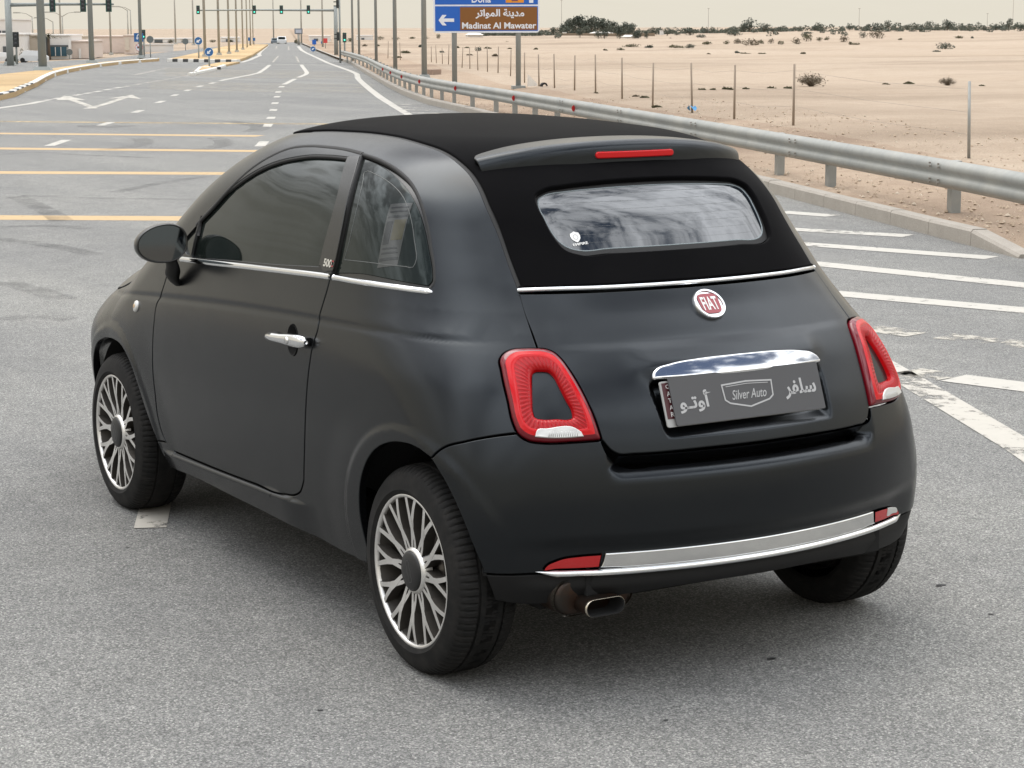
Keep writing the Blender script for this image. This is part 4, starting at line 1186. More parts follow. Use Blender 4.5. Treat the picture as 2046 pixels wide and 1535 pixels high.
# --- wheels
def make_wheel():
    w = empty('wheel', (0, 0, 0), 0, car)
    RT = .2925
    # tyre section, y outward from the rim plane (0 = rim face)
    yo = .008; wid = .192
    sec = [(.2065, -.006), (.214, .006), (.226, .0125), (.245, yo), (.260, yo - .003), (.272, yo - .009), (.2815, yo - .019), (.2875, yo - .029)]
    tread = [(.2900, -.036), (.2912, -.046), (.2845, -.047), (.2845, -.054), (.2920, -.055), (.2925, -.076), (.2850, -.077), (.2850, -.085), (.2925, -.086), (.2925, -.106)]
    half = sec + tread
    yc = yo - wid / 2
    full = half + [(r_, 2 * yc - y_) for r_, y_ in half[::-1]]
    n = 360; v = []; f = []
    for i, (r_, y_) in enumerate(full):
        sh_ = (5 <= i <= 9) or (len(full) - 10 <= i <= len(full) - 6)
        mid_ = 12 <= i <= len(full) - 13 and r_ > .289
        for k in range(n):
            a = 2 * math.pi * k / n
            rr = r_
            if sh_ and k % 4 == 0 and r_ > .280: rr -= .0045
            if mid_ and (k + 2 * i) % 10 == 0: rr -= .0022
            v.append((rr * math.sin(a), y_, rr * math.cos(a)))
    for i in range(len(full) - 1):
        for k in range(n):
            f.append((i * n + k, i * n + (k + 1) % n, (i + 1) * n + (k + 1) % n, (i + 1) * n + k))
    v = np.array(v); v[:, 2] = np.maximum(v[:, 2], -WC + .002)
    ty = mobj('tyre', v, f, TYRE, w)
    ty.data.flip_normals()
    smooth_by_angle(ty, 28)
    # rim: lip ring, barrel
    rim = MB()
    rim.lathe([(.2085, -.012), (.2150, -.004), (.2155, .003), (.2125, .0055), (.2070, .0050), (.2040, .0010), (.2025, -.006)], (0, 0, 0), 'y', 96)
    o = rim.build('rim', ALLOY, w, True)
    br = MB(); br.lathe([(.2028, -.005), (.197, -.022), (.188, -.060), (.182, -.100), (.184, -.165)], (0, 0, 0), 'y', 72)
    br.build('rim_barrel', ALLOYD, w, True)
    bd = MB(); bd.lathe([(.05, -.060), (.125, -.060), (.128, -.064), (.128, -.080), (.05, -.082)], (0, 0, 0), 'y', 48)
    bd.lathe([(.03, -.05), (.075, -.050), (.08, -.06)], (0, 0, 0), 'y', 36)
    bd.build('brake_disc', BRAKE, w, True)
    bk_ = MB().lathe([(.185, -.110), (.001, -.112)], (0, 0, 0), 'y', 36)
    bk_.build('backplate', VOID, w, True)
    # X-shaped spokes
    def pol(r_, a): return np.array((r_ * math.sin(a), r_ * math.cos(a)))
    def bar(poly_l, poly_r, yf, yb):
        n_ = len(poly_l); pts = list(poly_l) + list(poly_r[::-1])
        vv = []; ff = []; mi = []
        ys_ = [yf(np.hypot(*p)) for p in pts]
        for p, y_ in zip(pts, ys_): vv.append((p[0], y_, p[1]))
        for p, y_ in zip(pts, ys_): vv.append((p[0], y_ - yb, p[1]))
        m_ = len(pts)
        for i in range(n_ - 1):
            ff.append((i, i + 1, m_ - 2 - i, m_ - 1 - i)); mi.append(0)
        for i in range(m_):
            j = (i + 1) % m_
            ff.append((i, j, m_ + j, m_ + i)); mi.append(1)
        return vv, ff, mi
    yf = lambda r_: .0015 - .010 * sstep(.17, .06, np.array(r_)) * 1.0
    sm = MB()
    for s_ in (1, -1):
        ctr = []
        for r_, a, wd in ((.056, -9.6, .0042), (.085, -5.2, .0042), (.108, -1.4, .0056), (.122, 0.2, .0066), (.146, 2.2, .0058), (.178, 5.0, .0050), (.2055, 7.2, .0052)):
            ctr.append((r_, math.radians(a) * s_, wd))
        P = [pol(r_, a) for r_, a, _ in ctr]
        l, r = [], []
        for i in range(len(P)):
            d_ = P[min(i + 1, len(P) - 1)] - P[max(i - 1, 0)]; d_ /= np.linalg.norm(d_)
            nn = np.array((-d_[1], d_[0])); l.append(P[i] + nn * ctr[i][2] * 1.28); r.append(P[i] - nn * ctr[i][2] * 1.28)
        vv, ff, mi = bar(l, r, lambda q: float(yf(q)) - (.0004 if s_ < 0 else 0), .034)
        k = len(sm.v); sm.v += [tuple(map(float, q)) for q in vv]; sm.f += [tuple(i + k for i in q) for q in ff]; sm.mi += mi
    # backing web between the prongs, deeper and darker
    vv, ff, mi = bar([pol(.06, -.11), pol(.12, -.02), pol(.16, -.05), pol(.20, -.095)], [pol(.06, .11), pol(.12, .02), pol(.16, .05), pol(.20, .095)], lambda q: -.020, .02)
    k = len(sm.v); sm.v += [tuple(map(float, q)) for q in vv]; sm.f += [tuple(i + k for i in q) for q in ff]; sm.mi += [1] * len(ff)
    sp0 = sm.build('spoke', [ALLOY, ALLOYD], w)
    for k in range(1, 12):
        c_ = sp0.copy(); COL.objects.link(c_); c_.rotation_euler = (0, 2 * math.pi * k / 12, 0)
    hub = MB().lathe([(.070, -.03), (.066, -.012), (.0640, -.006), (.0605, -.003), (.0580, .000), (.0560, -.0005)], (0, 0, 0), 'y', 60)
    hub.build('hub_ring', ALLOY, w, True)
    hc = MB().lathe([(.0565, -.002), (.0555, .002), (.048, .0065), (.025, .009), (.0005, .0095)], (0, 0, 0), 'y', 48)
    hc.build('hub_cap', HUBM, w, True)
    v, f = fit_text('500', .062, .020, bold=.0)
    cl = outline_mesh([(-.03, -.006), (-.022, -.010), (-.012, -.006), (0, -.010), (.012, -.006), (.022, -.010), (.03, -.006), (.03, .006), (.022, .010), (.012, .006), (0, .010), (-.012, .006), (-.022, .010), (-.03, .006)], .0016, (0, .0088, 0), (.35, 0, .94), (-.94, 0, .35), (0, 1, 0), .0006, 'hub_emblem', HUBE, w)
    return w
HUBE = simple('emblem_grey', (0.10, 0.10, 0.10), 0.3, 0.5)
wh = make_wheel()
wh.location = (-.012, .785, WC); wh.rotation_euler = (0, math.radians(9), 0)
wf = copy_tree(wh, car); wf.location = (2.30, .785, WC); wf.rotation_euler = (0, math.radians(9), math.radians(-.5))
for x in (-.012, 2.30):
    w2 = copy_tree(wh, car); w2.location = (x, -.762, WC); w2.rotation_euler = (0, math.radians(9), math.pi)
for o in bpy.data.objects:
    if o.name.startswith('wheel') and o.type == 'EMPTY':
        o.rotation_euler.y = 0
# --- wheel housings, floor, axle, exhaust
for cx in (-.02, 2.3):
    for s_ in (1, -1):
        n = 28; pr_ = []
        for k in range(n + 1):
            a = math.radians(2 + 176 * k / n)
            pr_.append((cx + .335 * math.cos(a), WC + .025 + .335 * math.sin(a)))
        vv = [(x, s_ * (.665 if cx < 1 else .73), z) for x, z in pr_] + [(x, s_ * .42, z) for x, z in pr_]
        ff = [(k, k + 1, n + 2 + k, n + 1 + k) for k in range(n)]
        ff.append(tuple(range(n + 1, 2 * n + 2)))
        MB().add(vv, ff).build('wheel_housing', VOID, car)
fl_ = MB().box((1.15, 0, .30), (3.0, 1.16, .14)).box((1.15, 0, .29), (1.5, 1.46, .10))
fl_.box((-.33, 0, .42), (.25, 1.0, .30))
fl_.build('floor_pan', VOID, car)
MB().tube([(0, -.70, .28), (0, .70, .28)], .035, 12).build('rear_axle', VOID, car, True)
ex = MB()
def sstad(hw_, hh_, n=10):
    p = []
    for sgn, a0 in ((1, -90), (-1, 90)):
        for k in range(n + 1):
            a = math.radians(a0 + 180 * k / n); p.append((sgn * (hw_ - hh_) + hh_ * math.cos(a), hh_ * math.sin(a)))
    return p
def extr(name, pts, c_, dxs, mat, parent, scales=None):
    v = []; n = len(pts); f = []
    for k, dx in enumerate(dxs):
        s_ = scales[k] if scales else 1
        for p in pts: v.append((c_[0] + dx, c_[1] + p[0] * s_, c_[2] + p[1] * s_))
    for i in range(len(dxs) - 1):
        for k in range(n): f.append((i * n + k, i * n + (k + 1) % n, (i + 1) * n + (k + 1) % n, (i + 1) * n + k))
    return mobj(name, v, f, mat, parent)
muf = extr('muffler', sstad(.125, .048), (-.29, .462, .275), (-.146, -.145, -.142, -.12, .02, .15), EXH, car, (.02, .85, .95, 1, 1, .9))
muf.data.polygons
extr('muffler_rim', sstad(.127, .050), (-.29, .462, .275), (-.142, -.134), EXTIP, car)
tp = extr('exhaust_tip', sstad(.061, .024), (-.49, .467, .257), (.12, 0, -.008, -.009, -.007, .01, .06, .06), EXTIP, car, (.95, 1, 1.0, .98, .92, .90, .88, .01))
tp.data.materials.append(VOID); tp.data.materials.append(EXH)
n_ = len(sstad(.06, .02))
for i, p in enumerate(tp.data.polygons):
    k = i // n_
    p.material_index = 2 if k == 0 else (0 if k < 3 else 1)
# ================================================================== the place: road frame (s along the road, t to its left, metres)
RY = math.radians(-24.65)
RD = np.array((math.cos(RY), math.sin(RY))); RN = np.array((-math.sin(RY), math.cos(RY))); RO = np.array((-4.8665, 3.3501))
def W3(st, z=0.0):
    p = RO + RD * st[0] + RN * st[1]
    return (float(p[0]), float(p[1]), float(z))
F_PX = 4118.4
def ray_px(px, py):
    d = CAM_F + CAM_R * ((px - 1023.0) / F_PX) - CAM_U * ((py - 767.5) / F_PX)
    return np.array(d)
_cp = np.array(CAM_P)
def G(px, py, z=0.0):
    """survey helper: ground point (s, t) read off the photograph"""
    d = ray_px(px, py); p = _cp + d * ((z - _cp[2]) / d[2])
    q = p[:2] - RO
    return (float(q @ RD), float(q @ RN))
def HH(px, yb, yt):
    """height of an upright thing standing at (px, yb) whose top is at yt"""
    q = W3(G(px, yb)); d = ray_px(px, yt)
    k = math.hypot(q[0] - _cp[0], q[1] - _cp[1]) / math.hypot(d[0], d[1])
    return float(_cp[2] + d[2] * k)
def LT(px, s0):
    d = ray_px(px, 60.0); a = d[:2] @ RD
    return float((d[:2] @ RN) * s0 / a)
def ZP(px, py, s0):
    d = ray_px(px, py); return float(_cp[2] + d[2] * s0 / (d[:2] @ RD))
def SZ(px, yb, n):
    """metres covered by n pixels at the distance of (px, yb)"""
    return n * np.dot(np.array(W3(G(px, yb))) - _cp, np.array(CAM_F)) / F_PX
def lin(path, s):
    a = np.array(sorted(path)); return float(np.interp(s, a[:, 0], a[:, 1]))

m, t, b = new_mat('asphalt')
_c = tcoord(t)
_v1 = nd(t, 'ShaderNodeTexVoronoi', i_Scale=165.0); t.links.new(_c, _v1.inputs['Vector'])
_v2 = nd(t, 'ShaderNodeTexVoronoi', i_Scale=330.0); t.links.new(_c, _v2.inputs['Vector'])
_s1 = nd(t, 'ShaderNodeSeparateColor'); t.links.new(_v1.outputs['Color'], _s1.inputs[0])
_s2 = nd(t, 'ShaderNodeSeparateColor'); t.links.new(_v2.outputs['Color'], _s2.inputs[0])
_g2 = tnoise(t, 210.0, 3, 0.7, _c)
_lo = tnoise(t, 0.35, 6, 0.62, _c, 0.4); _md = tnoise(t, 5.0, 5, 0.6, _c)
_st = tmath(t, 'ADD', tmath(t, 'MULTIPLY', _s1.outputs[0], 0.55), tmath(t, 'MULTIPLY', _s2.outputs[1], 0.45))
_col = tramp(t, _st, [(0.08, (0.085, 0.085, 0.083)), (0.35, (0.170, 0.171, 0.166)), (0.62, (0.238, 0.239, 0.230)), (0.80, (0.330, 0.328, 0.312)), (0.95, (0.48, 0.47, 0.44))])
_col = tmix(t, tramp(t, tmath(t, 'MULTIPLY', _v1.outputs['Distance'], 1.0), [(0.45, 0.0), (0.75, 0.45)]), _col, (0.07, 0.07, 0.068))
_col = tmix(t, 1.0, _col, tramp(t, _lo, [(0.25, (0.86, 0.86, 0.87)), (0.75, (1.14, 1.13, 1.10))]), 'MULTIPLY')
_mp = nd(t, 'ShaderNodeMapping'); _mp.inputs['Rotation'].default_value = (0, 0, -RY); _mp.inputs['Scale'].default_value = (0.03, 0.7, 1)
t.links.new(_c, _mp.inputs[0])
_wp = tnoise(t, 1.0, 5, 0.6, _mp.outputs[0], 0.2)
_col = tmix(t, 1.0, _col, tramp(t, _wp, [(0.3, (0.84, 0.84, 0.85)), (0.7, (1.12, 1.11, 1.09))]), 'MULTIPLY')
_vs = tnoise(t, 2.2, 7, 0.75, _c, 1.0)
_col = tmix(t, tramp(t, _vs, [(0.66, 0.0), (0.74, 0.55)]), _col, (0.055, 0.055, 0.054))
_col = tmix(t, 1.0, _col, tramp(t, _md, [(0.25, 0.88), (0.75, 1.10)]), 'MULTIPLY')
t.links.new(_col, b.inputs['Base Color'])
setp(b, Roughness=0.88, Specular_IOR_Level=0.3)
tbump(t, b, tmath(t, 'SUBTRACT', _st, tmath(t, 'MULTIPLY', _v1.outputs['Distance'], 0.8)), 0.5, 0.004)
ASPHALT = m
def sandy(name, lo, hi, spk, scale=1.0):
    m, t, b = new_mat(name)
    c = tcoord(t)
    n1 = tnoise(t, 0.05 * scale, 8, 0.65, c, 0.3); n2 = tnoise(t, 1.6 * scale, 6, 0.65, c); n3 = tnoise(t, 38.0 * scale, 4, 0.7, c)
    mp = nd(t, 'ShaderNodeMapping'); mp.inputs['Rotation'].default_value = (0, 0, RY); mp.inputs['Scale'].default_value = (0.10, 0.016, 1)
    t.links.new(c, mp.inputs[0])
    n4 = tnoise(t, 1.0, 6, 0.6, mp.outputs[0], 0.5)
    col = tmix(t, tramp(t, n1, [(0.3, 0.0), (0.7, 1.0)]), lo, hi)
    col = tmix(t, tramp(t, n2, [(0.42, 0.0), (0.72, 0.55)]), col, spk)
    col = tmix(t, tramp(t, n4, [(0.46, 0.0), (0.66, 0.7)]), col, tuple(v * 0.72 for v in spk))
    col = tmix(t, 1.0, col, tramp(t, n3, [(0.25, 0.62), (0.55, 1.0), (0.8, 1.22)]), 'MULTIPLY')
    t.links.new(col, b.inputs['Base Color'])
    setp(b, Roughness=0.95, Specular_IOR_Level=0.15)
    tbump(t, b, tmath(t, 'ADD', n2, tmath(t, 'MULTIPLY', n3, 0.5)), 0.7, 0.05)
    return m
SAND = sandy('desert_sand', (0.385, 0.302, 0.224), (0.452, 0.368, 0.284), (0.330, 0.252, 0.183))
GRAVEL = sandy('roadside_gravel', (0.37, 0.278, 0.200), (0.44, 0.345, 0.258), (0.28, 0.200, 0.145), 2.0)
PAVE = sandy('island_paving', (0.52, 0.37, 0.20), (0.60, 0.45, 0.27), (0.48, 0.34, 0.19), 3.0)
m, t, b = new_mat('kerb_concrete')
_c = tcoord(t); _n = tnoise(t, 6.0, 6, 0.65, _c); _f = tnoise(t, 90.0, 3, 0.6, _c)
t.links.new(tmix(t, 1.0, tmix(t, _n, (0.27, 0.245, 0.21), (0.40, 0.365, 0.32)), tramp(t, _f, [(0.2, 0.78), (0.8, 1.15)]), 'MULTIPLY'), b.inputs['Base Color'])
setp(b, Roughness=0.9); tbump(t, b, _f, 0.4, 0.004)
KERB = m
def worn(name, col, lo, hi, scale=9.0):
    m, t, b = new_mat(name)
    c = tcoord(t)
    setp(b, Base_Color=col, Roughness=0.75)
    n = tnoise(t, scale, 8, 0.78, c); n2 = tnoise(t, 1.3, 3, 0.5, c)
    t.links.new(tmix(t, n, tuple(v * 0.80 for v in col), tuple(min(1, v * 1.08) for v in col)), b.inputs['Base Color'])
    f = tmath(t, 'ADD', tmath(t, 'MULTIPLY', n, 0.8), tmath(t, 'MULTIPLY', n2, 0.35))
    t.links.new(tramp(t, f, [(lo, 0.0), (hi, 1.0)]), b.inputs['Alpha'])
    return m
WLINE = worn('road_paint_white', (0.445, 0.425, 0.38), 0.44, 0.51)
WWORN = worn('road_paint_faded', (0.42, 0.395, 0.34), 0.52, 0.60, 6.0)
WMID = worn('road_paint_white_worn', (0.44, 0.415, 0.365), 0.47, 0.545, 7.0)
YLINE = worn('road_paint_yellow', (0.45, 0.315, 0.160), 0.40, 0.48)
YFADE = worn('road_paint_yellow_faded', (0.40, 0.31, 0.17), 0.46, 0.62)
m, t, b = new_mat('tyre_marks')
setp(b, Base_Color=(0.028, 0.028, 0.028), Roughness=0.8)
t.links.new(tramp(t, tnoise(t, 3.0, 6, 0.75, tcoord(t)), [(0.38, 0.0), (0.75, 0.42)]), b.inputs['Alpha'])
SKID = m
m, t, b = new_mat('galvanised_steel')
_c = tcoord(t); _n = tnoise(t, 1.2, 6, 0.7, _c); _f = tnoise(t, 14.0, 4, 0.6, _c)
t.links.new(tmix(t, tramp(t, _n, [(0.35, 0.0), (0.75, 1.0)]), (0.29, 0.30, 0.29), (0.40, 0.395, 0.365)), b.inputs['Base Color'])
t.links.new(tramp(t, _f, [(0.3, 0.5), (0.7, 0.68)]), b.inputs['Roughness'])
setp(b, Metallic=0.55)
STEEL = m
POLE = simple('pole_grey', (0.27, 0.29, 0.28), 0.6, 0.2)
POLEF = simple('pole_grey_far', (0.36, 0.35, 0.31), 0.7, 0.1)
WOODP = simple('fence_post_brown', (0.30, 0.245, 0.19), 0.85)
WIRE = simple('fence_wire', (0.26, 0.24, 0.22), 0.6, 0.5)
SIGNB = simple('sign_blue', (0.010, 0.11, 0.48), 0.45)
SIGNBR = simple('sign_brown', (0.21, 0.082, 0.014), 0.45)
SIGNW = simple('sign_white', (0.72, 0.75, 0.80), 0.45)
SIGNO = simple('sign_orange', (0.72, 0.28, 0.02), 0.45)
SIGNG = simple('sign_back_grey', (0.13, 0.15, 0.15), 0.6)
SIGNR = simple('sign_red', (0.55, 0.05, 0.05), 0.45)
NAVY = simple('sign_navy', (0.02, 0.12, 0.33), 0.45)
HEADB = simple('signal_black', (0.025, 0.03, 0.03), 0.6)
HEADG = simple('signal_board_green', (0.03, 0.11, 0.09), 0.6)
m, t, b = new_mat('signal_green_lit'); setp(b, Base_Color=(0.05, 0.5, 0.35), Emission_Color=(0.10, 0.85, 0.60, 1), Emission_Strength=1.0); GREENL = m
LENSD = simple('signal_lens_dark', (0.04, 0.04, 0.045), 0.3)
WALLW = simple('white_render', (0.66, 0.645, 0.62), 0.85)
WALLC = simple('cream_render', (0.58, 0.52, 0.44), 0.85)
WALLP = simple('pale_pink_render', (0.62, 0.53, 0.47), 0.85)
SHEDG = simple('dark_sheet_metal', (0.075, 0.085, 0.09), 0.6)
BLUEG = simple('shop_glass_blue', (0.03, 0.085, 0.12), 0.2)
TENT = simple('tent_white', (0.68, 0.64, 0.58), 0.8)
CARW = simple('far_car_white', (0.62, 0.63, 0.63), 0.3)
CARG = simple('far_car_grey', (0.16, 0.19, 0.22), 0.3)
_tar = []
def simple_tar():
    if not _tar: _tar.append(simple('tar_black', (0.03, 0.03, 0.03), 0.8))
    return _tar[0]
# ---- large sheets
def sheet(name, pts, z, mat, parent=None):
    v = [W3(p, z) for p in pts]
    a = sum(v[i][0] * v[(i + 1) % len(v)][1] - v[(i + 1) % len(v)][0] * v[i][1] for i in range(len(v)))
    return mobj(name, v if a > 0 else v[::-1], [tuple(range(len(v)))], mat, parent, False)
def ribbon(name, path, w, z, mat, parent=None, dash=None):
    p = np.array(path, float)
    out = []
    for i in range(len(p)):
        d = p[min(i + 1, len(p) - 1)] - p[max(i - 1, 0)]; d /= np.linalg.norm(d)
        n = np.array((-d[1], d[0]))
        ww = w[i] if isinstance(w, (list, tuple)) else w
        out.append((p[i] + n * ww / 2, p[i] - n * ww / 2))
    v = [W3(q, z) for a in out for q in a]
    f = [(2 * i + 1, 2 * i + 3, 2 * i + 2, 2 * i) for i in range(len(p) - 1)]
    return mobj(name, v, f, mat, parent, False)
KPATH = [(15.2, -5.52), (18.44, -5.30), (21.68, -5.08), (30.0, -4.50), (41.93, -3.70), (48.18, -3.17), (55.0, -2.98), (63.29, -2.93), (82.53, -2.95), (101.96, -3.01), (118.43, -2.72), (160.0, -2.2), (260.0, -1.2)]
struct(sheet('ground', [(-300, -900), (4000, -4000), (4000, 4000), (-300, 900)], -0.035, SAND))
lft = [G(480,89), G(430,94), G(345,103), G(200,118), G(0,127), (82, 60), (-40, 60)]
struct(sheet('road', [(-40, -60), (15.2, -60)] + KPATH + lft, 0.0, ASPHALT))
# desert beyond the kerb: a grid with low mounds
def dz(s, t):
    o = np.maximum(0, np.interp(s, [k[0] for k in KPATH], [k[1] for k in KPATH]) - t)
    h = .015 + .10 * sstep(15.2, 16.6, s) + .10 * sstep(.5, 4.0, o) * sstep(15.2, 19, s) * (np.sin(s * .31 + t * .23) + np.sin(s * .13 - t * .41 + 1.3)) * .5
    h = h + .20 * np.exp(-((s - 50) / 16) ** 2) * sstep(1.5, 4.5, o) * sstep(12, 6, o)
    h = h + .28 * sstep(10, 60, o) * (np.sin(s * .045 + t * .03) + .7 * np.sin(s * .021 - t * .055 + .7) + .5 * np.sin(s * .11 + t * .09))
    return h
def DZ(st): return float(dz(np.array(st[0]), np.array(st[1])))
def GD(px, py):
    st = G(px, py, .12)
    for _ in range(6):
        st = G(px, py, min(DZ(st), 1.2))
    return st
ss = np.concatenate([np.linspace(15.2, 30, 50), np.linspace(30.4, 70, 90), np.linspace(71, 160, 70), np.linspace(163, 420, 60), np.linspace(440, 1400, 40)])
oo = np.concatenate([np.linspace(0.10, 6, 50), np.linspace(6.3, 30, 60), np.linspace(31, 120, 50), np.linspace(124, 900, 50)])
kk = np.interp(ss, [k[0] for k in KPATH], [k[1] for k in KPATH])
v = []
rs = np.random.RandomState(3)
for i, s_ in enumerate(ss):
    for o_ in oo:
        t_ = kk[i] - o_
        h = float(dz(np.array(s_), np.array(t_))) + (rs.rand() - .5) * (.025 if o_ < 12 and s_ < 60 and o_ > .2 else 0.0)
        v.append(W3((s_, t_), h))
no = len(oo)
f = [(i * no + k, i * no + k + 1, (i + 1) * no + k + 1, (i + 1) * no + k) for i in range(len(ss) - 1) for k in range(no - 1)]
des = mobj('desert', v, f, [SAND, GRAVEL], None, True, None, [1 if oo[k] < 3.2 else 0 for i in range(len(ss) - 1) for k in range(no - 1)])
struct(des)
# loose stones along the verge
st_ = MB()
for _ in range(3600):
    s_ = 15.4 + 30 * rng.random() ** 1.6; o_ = .25 + 5.5 * rng.random() ** 1.3
    t_ = lin(KPATH, s_) - o_; r_ = .009 + .022 * rng.random() ** 3
    c_ = W3((s_, t_), DZ((s_, t_)) + r_ * .3)
    a = rng.random() * 6.28
    v = [(c_[0] + r_ * math.cos(a + k * 1.57) * (.7 + .5 * rng.random()), c_[1] + r_ * math.sin(a + k * 1.57) * (.7 + .5 * rng.random()), c_[2]) for k in range(4)] + [(c_[0], c_[1], c_[2] + r_ * .75), (c_[0], c_[1], c_[2] - r_ * .5)]
    st_.add(v, [(0, 1, 4), (1, 2, 4), (2, 3, 4), (3, 0, 4), (1, 0, 5), (2, 1, 5), (3, 2, 5), (0, 3, 5)], 0 if rng.random() < .75 else 1)
o = st_.build('loose_stones', [simple('stone_tan', (0.40, 0.31, 0.225), 0.9), simple('stone_pale', (0.48, 0.40, 0.31), 0.9)])
tag(o, 'small loose tan stones scattered over the verge behind the kerb', 'stones'); o['kind'] = 'stuff'
# ---- right-hand kerb, stone by stone
kerb = empty('kerb', W3(KPATH[0], 0))
tag(kerb, 'pale concrete kerb running along the hatched road edge below the guardrail', 'kerb')
kerb.location = (0, 0, 0)
pk = np.array(KPATH); seg = np.concatenate([[0], np.cumsum(np.linalg.norm(np.diff(pk, axis=0), axis=1))])
def kp(d): return np.array((np.interp(d, seg, pk[:, 0]), np.interp(d, seg, pk[:, 1])))
def kerb_stone(a, b, h0=.135, h1=.135, name='kerb_stone', w=.14, parent=None, mat=None, g=.004):
    a, b = np.array(a), np.array(b); d = (b - a) / np.linalg.norm(b - a); n = np.array((d[1], -d[0]))   # n to the right
    a, b = a + d * g, b - d * g
    v = []
    for p, h in ((a, h0), (b, h1)):
        for o_, z in ((0.0, -.03), (.004, h - .022), (.022, h), (w, h), (w, -.03)):
            v.append(W3(p + n * o_, z))
    f = [(k, k + 1, k + 6, k + 5) for k in range(4)] + [(4, 3, 2, 1, 0), (5, 6, 7, 8, 9)]
    return mobj(name, v, f, mat or KERB, parent, False)
d = 0.0; k = 0
while d < 95:
    L = .92 + .02 * rng.random()
    kerb_stone(kp(d), kp(d + L), .03 if k == 0 else .13 + .006 * rng.random(), .13, parent=kerb); d += L; k += 1
far_k = kp(95)
ribbon('kerb_run', [tuple(kp(d)) for d in np.linspace(95, 240, 40)], .16, .13, KERB, kerb)
# ---- road markings
mk_n = 0
def line(path, w, mat, z=.0015, name='road_marking'):
    return struct(ribbon(name, path, w, z, mat))
def quad(a, b, w, mat, z=.003, name='road_marking'):
    return struct(ribbon(name, [a, b], w, z, mat))
line([G(-600,429), G(0,435), G(380,437), G(700,439)], .46, YLINE)
line([G(-500,340), G(0,345), G(450,347), G(800,349)], .46, YLINE)
line([G(-400,293), G(0,297), G(500,302), G(850,305)], .46, YLINE)
line([G(-300,264), G(0,267), G(520,272)], .46, YLINE)
line([G(-200,241), G(0,243), G(340,246), G(640,248), G(800,250)], .40, YFADE)
for y in (184.5, 181.5, 178.5, 175.5, 172.5, 169.5):
    line([G(300, y - 8), G(500, y - 2), G(745, y)], .10, YFADE)
for y in (157, 154, 151, 148.5, 146, 143.5):
    line([G(330, y - 7), G(500, y - 2), G(705, y)], .16, YFADE)
# lane line through the car's front wheel: nearest dash
quad(G(300,1056), G(317,985), .115, WMID)
# middle and left dashes
for a, b in ((G(519,293), G(528,283)), (G(533,254), G(537,248)), (G(540,238), G(543,234)), (G(545,222), G(547.5,218.5)), (G(548.5,208), G(550.5,205)), (G(552.5,195), G(554.5,192.5)), (G(555,185.5), G(557,183)), (G(561,175), G(564.5,172.5))):
    quad(a, b, .16, WLINE)
for a, b in ((G(98,292), G(133,280)), (G(200,251.5), G(222,244.5)), (G(268,225.5), G(283,220.5)), (G(314,206), G(326,202)), (G(345,192), G(354,189)), (G(371,182), G(379,179.5)), (G(395,174), G(404,171.5)), (G(420,167.5), G(429,165.2))):
    quad(a, b, .16, WLINE)
line([G(567,169), G(574,166), G(581,162), G(590,158)], .16, WLINE, .003)
line([G(596,155), G(604,152), G(611,149), G(613.5,146), G(611,141.5), G(605,134), G(602,129.5)], .17, WLINE, .003)
line([G(440,162), G(452,159), G(468,156), G(481,153.5), G(500,150), G(517,146), G(529,138), G(539,130)], .17, WLINE, .003)
line([G(597,125), G(592,113)], .12, WWORN, .003); line([G(545,125), G(556,112)], .12, WWORN, .003); line([G(552,97), G(553,92)], .14, WWORN, .003); line([G(577,100), G(576.5,92)], .14, WWORN, .003)
# stop/give-way dashes across the junction
for k in range(14):
    x = 482 + k * 13.2
    quad(G(x, 130), G(x + 7.5, 130.2), .30, WWORN)
# right edge line, from beside the car to far ahead
line([G(2300,1068), G(2046,897), G(1800,750)], .17, WMID, .003, 'edge_line')
line([G(1800,750), G(1500,578), G(1150,402), G(828,236), G(790,214), G(760,195), G(738,178), G(722,164), G(715,157), G(714,152), G(713,148), G(700,142), G(655,126), G(632,115), G(612,106), G(603,101), G(596,93)], [.17] * 5 + [.20] * 10 + [.26, .3], WLINE, .003, 'edge_line')
line([G(482,125), G(500,119.5), G(513,113.5), G(519.5,111.5), G(517,108.5), G(520,104), G(536,91)], .26, WLINE, .003, 'edge_line')
# hatching
for a, b, mat in ((G(1560,424), G(1665,432), WLINE), (G(1570,458), G(1815,472), WLINE), (G(1590,487), G(1982,516), WLINE), (G(1615,526), G(2120,578), WLINE), (G(1660,586), G(2160,631), WLINE), (G(1735,656), G(1835,669), WWORN), (G(1885,672), G(2200,706), WWORN), (G(1810,742), G(1900,756), WWORN), (G(1905,756), G(2250,800), WLINE)):
    quad(a, b, .25, mat)
for k in range(11):
    y = 209 + k * 5.6; xa = 782 + k * 9.6; xb = 825 + k * 18.5
    quad(G(xa, y - 1.0), G(xb, y + 1.0), .24, WWORN)
# lane arrow, left
line([G(60,207.5), G(0,216), G(-250,252)], .20, WLINE, .003, 'edge_line')
line([G(85,202.5), G(60,207.5)], .20, WLINE, .003, 'edge_line')
for k in range(15):
    x0 = 88 + k * 20.2; x1 = x0 + 13
    ya_ = 201.5 - (x0 - 88) * .1715 - (0 if k < 6 else .6); quad(G(x0, ya_), G(x1, ya_ - 2.2), .17, WLINE if k < 8 else WWORN)
line([G(189,217), G(170,209), G(141,199)], .17, WMID, .003, 'arrow_marking'); line([G(172,217.5), G(190,214), G(215,207), G(250,195)], .17, WMID, .0036, 'arrow_marking')
struct(sheet('arrow_marking', [G(112,200.5), G(128,191.5), G(172,200)], .0042, WMID)); struct(sheet('arrow_marking', [G(216,197.5), G(264,190.0), G(283,198.5), G(256,195.5)], .0042, WMID))
for k in range(8):
    x0 = 266 + k * 9
    quad(G(x0, 150.5 - k * 1.9), G(x0 + 6, 149.2 - k * 1.9), .2, WWORN)
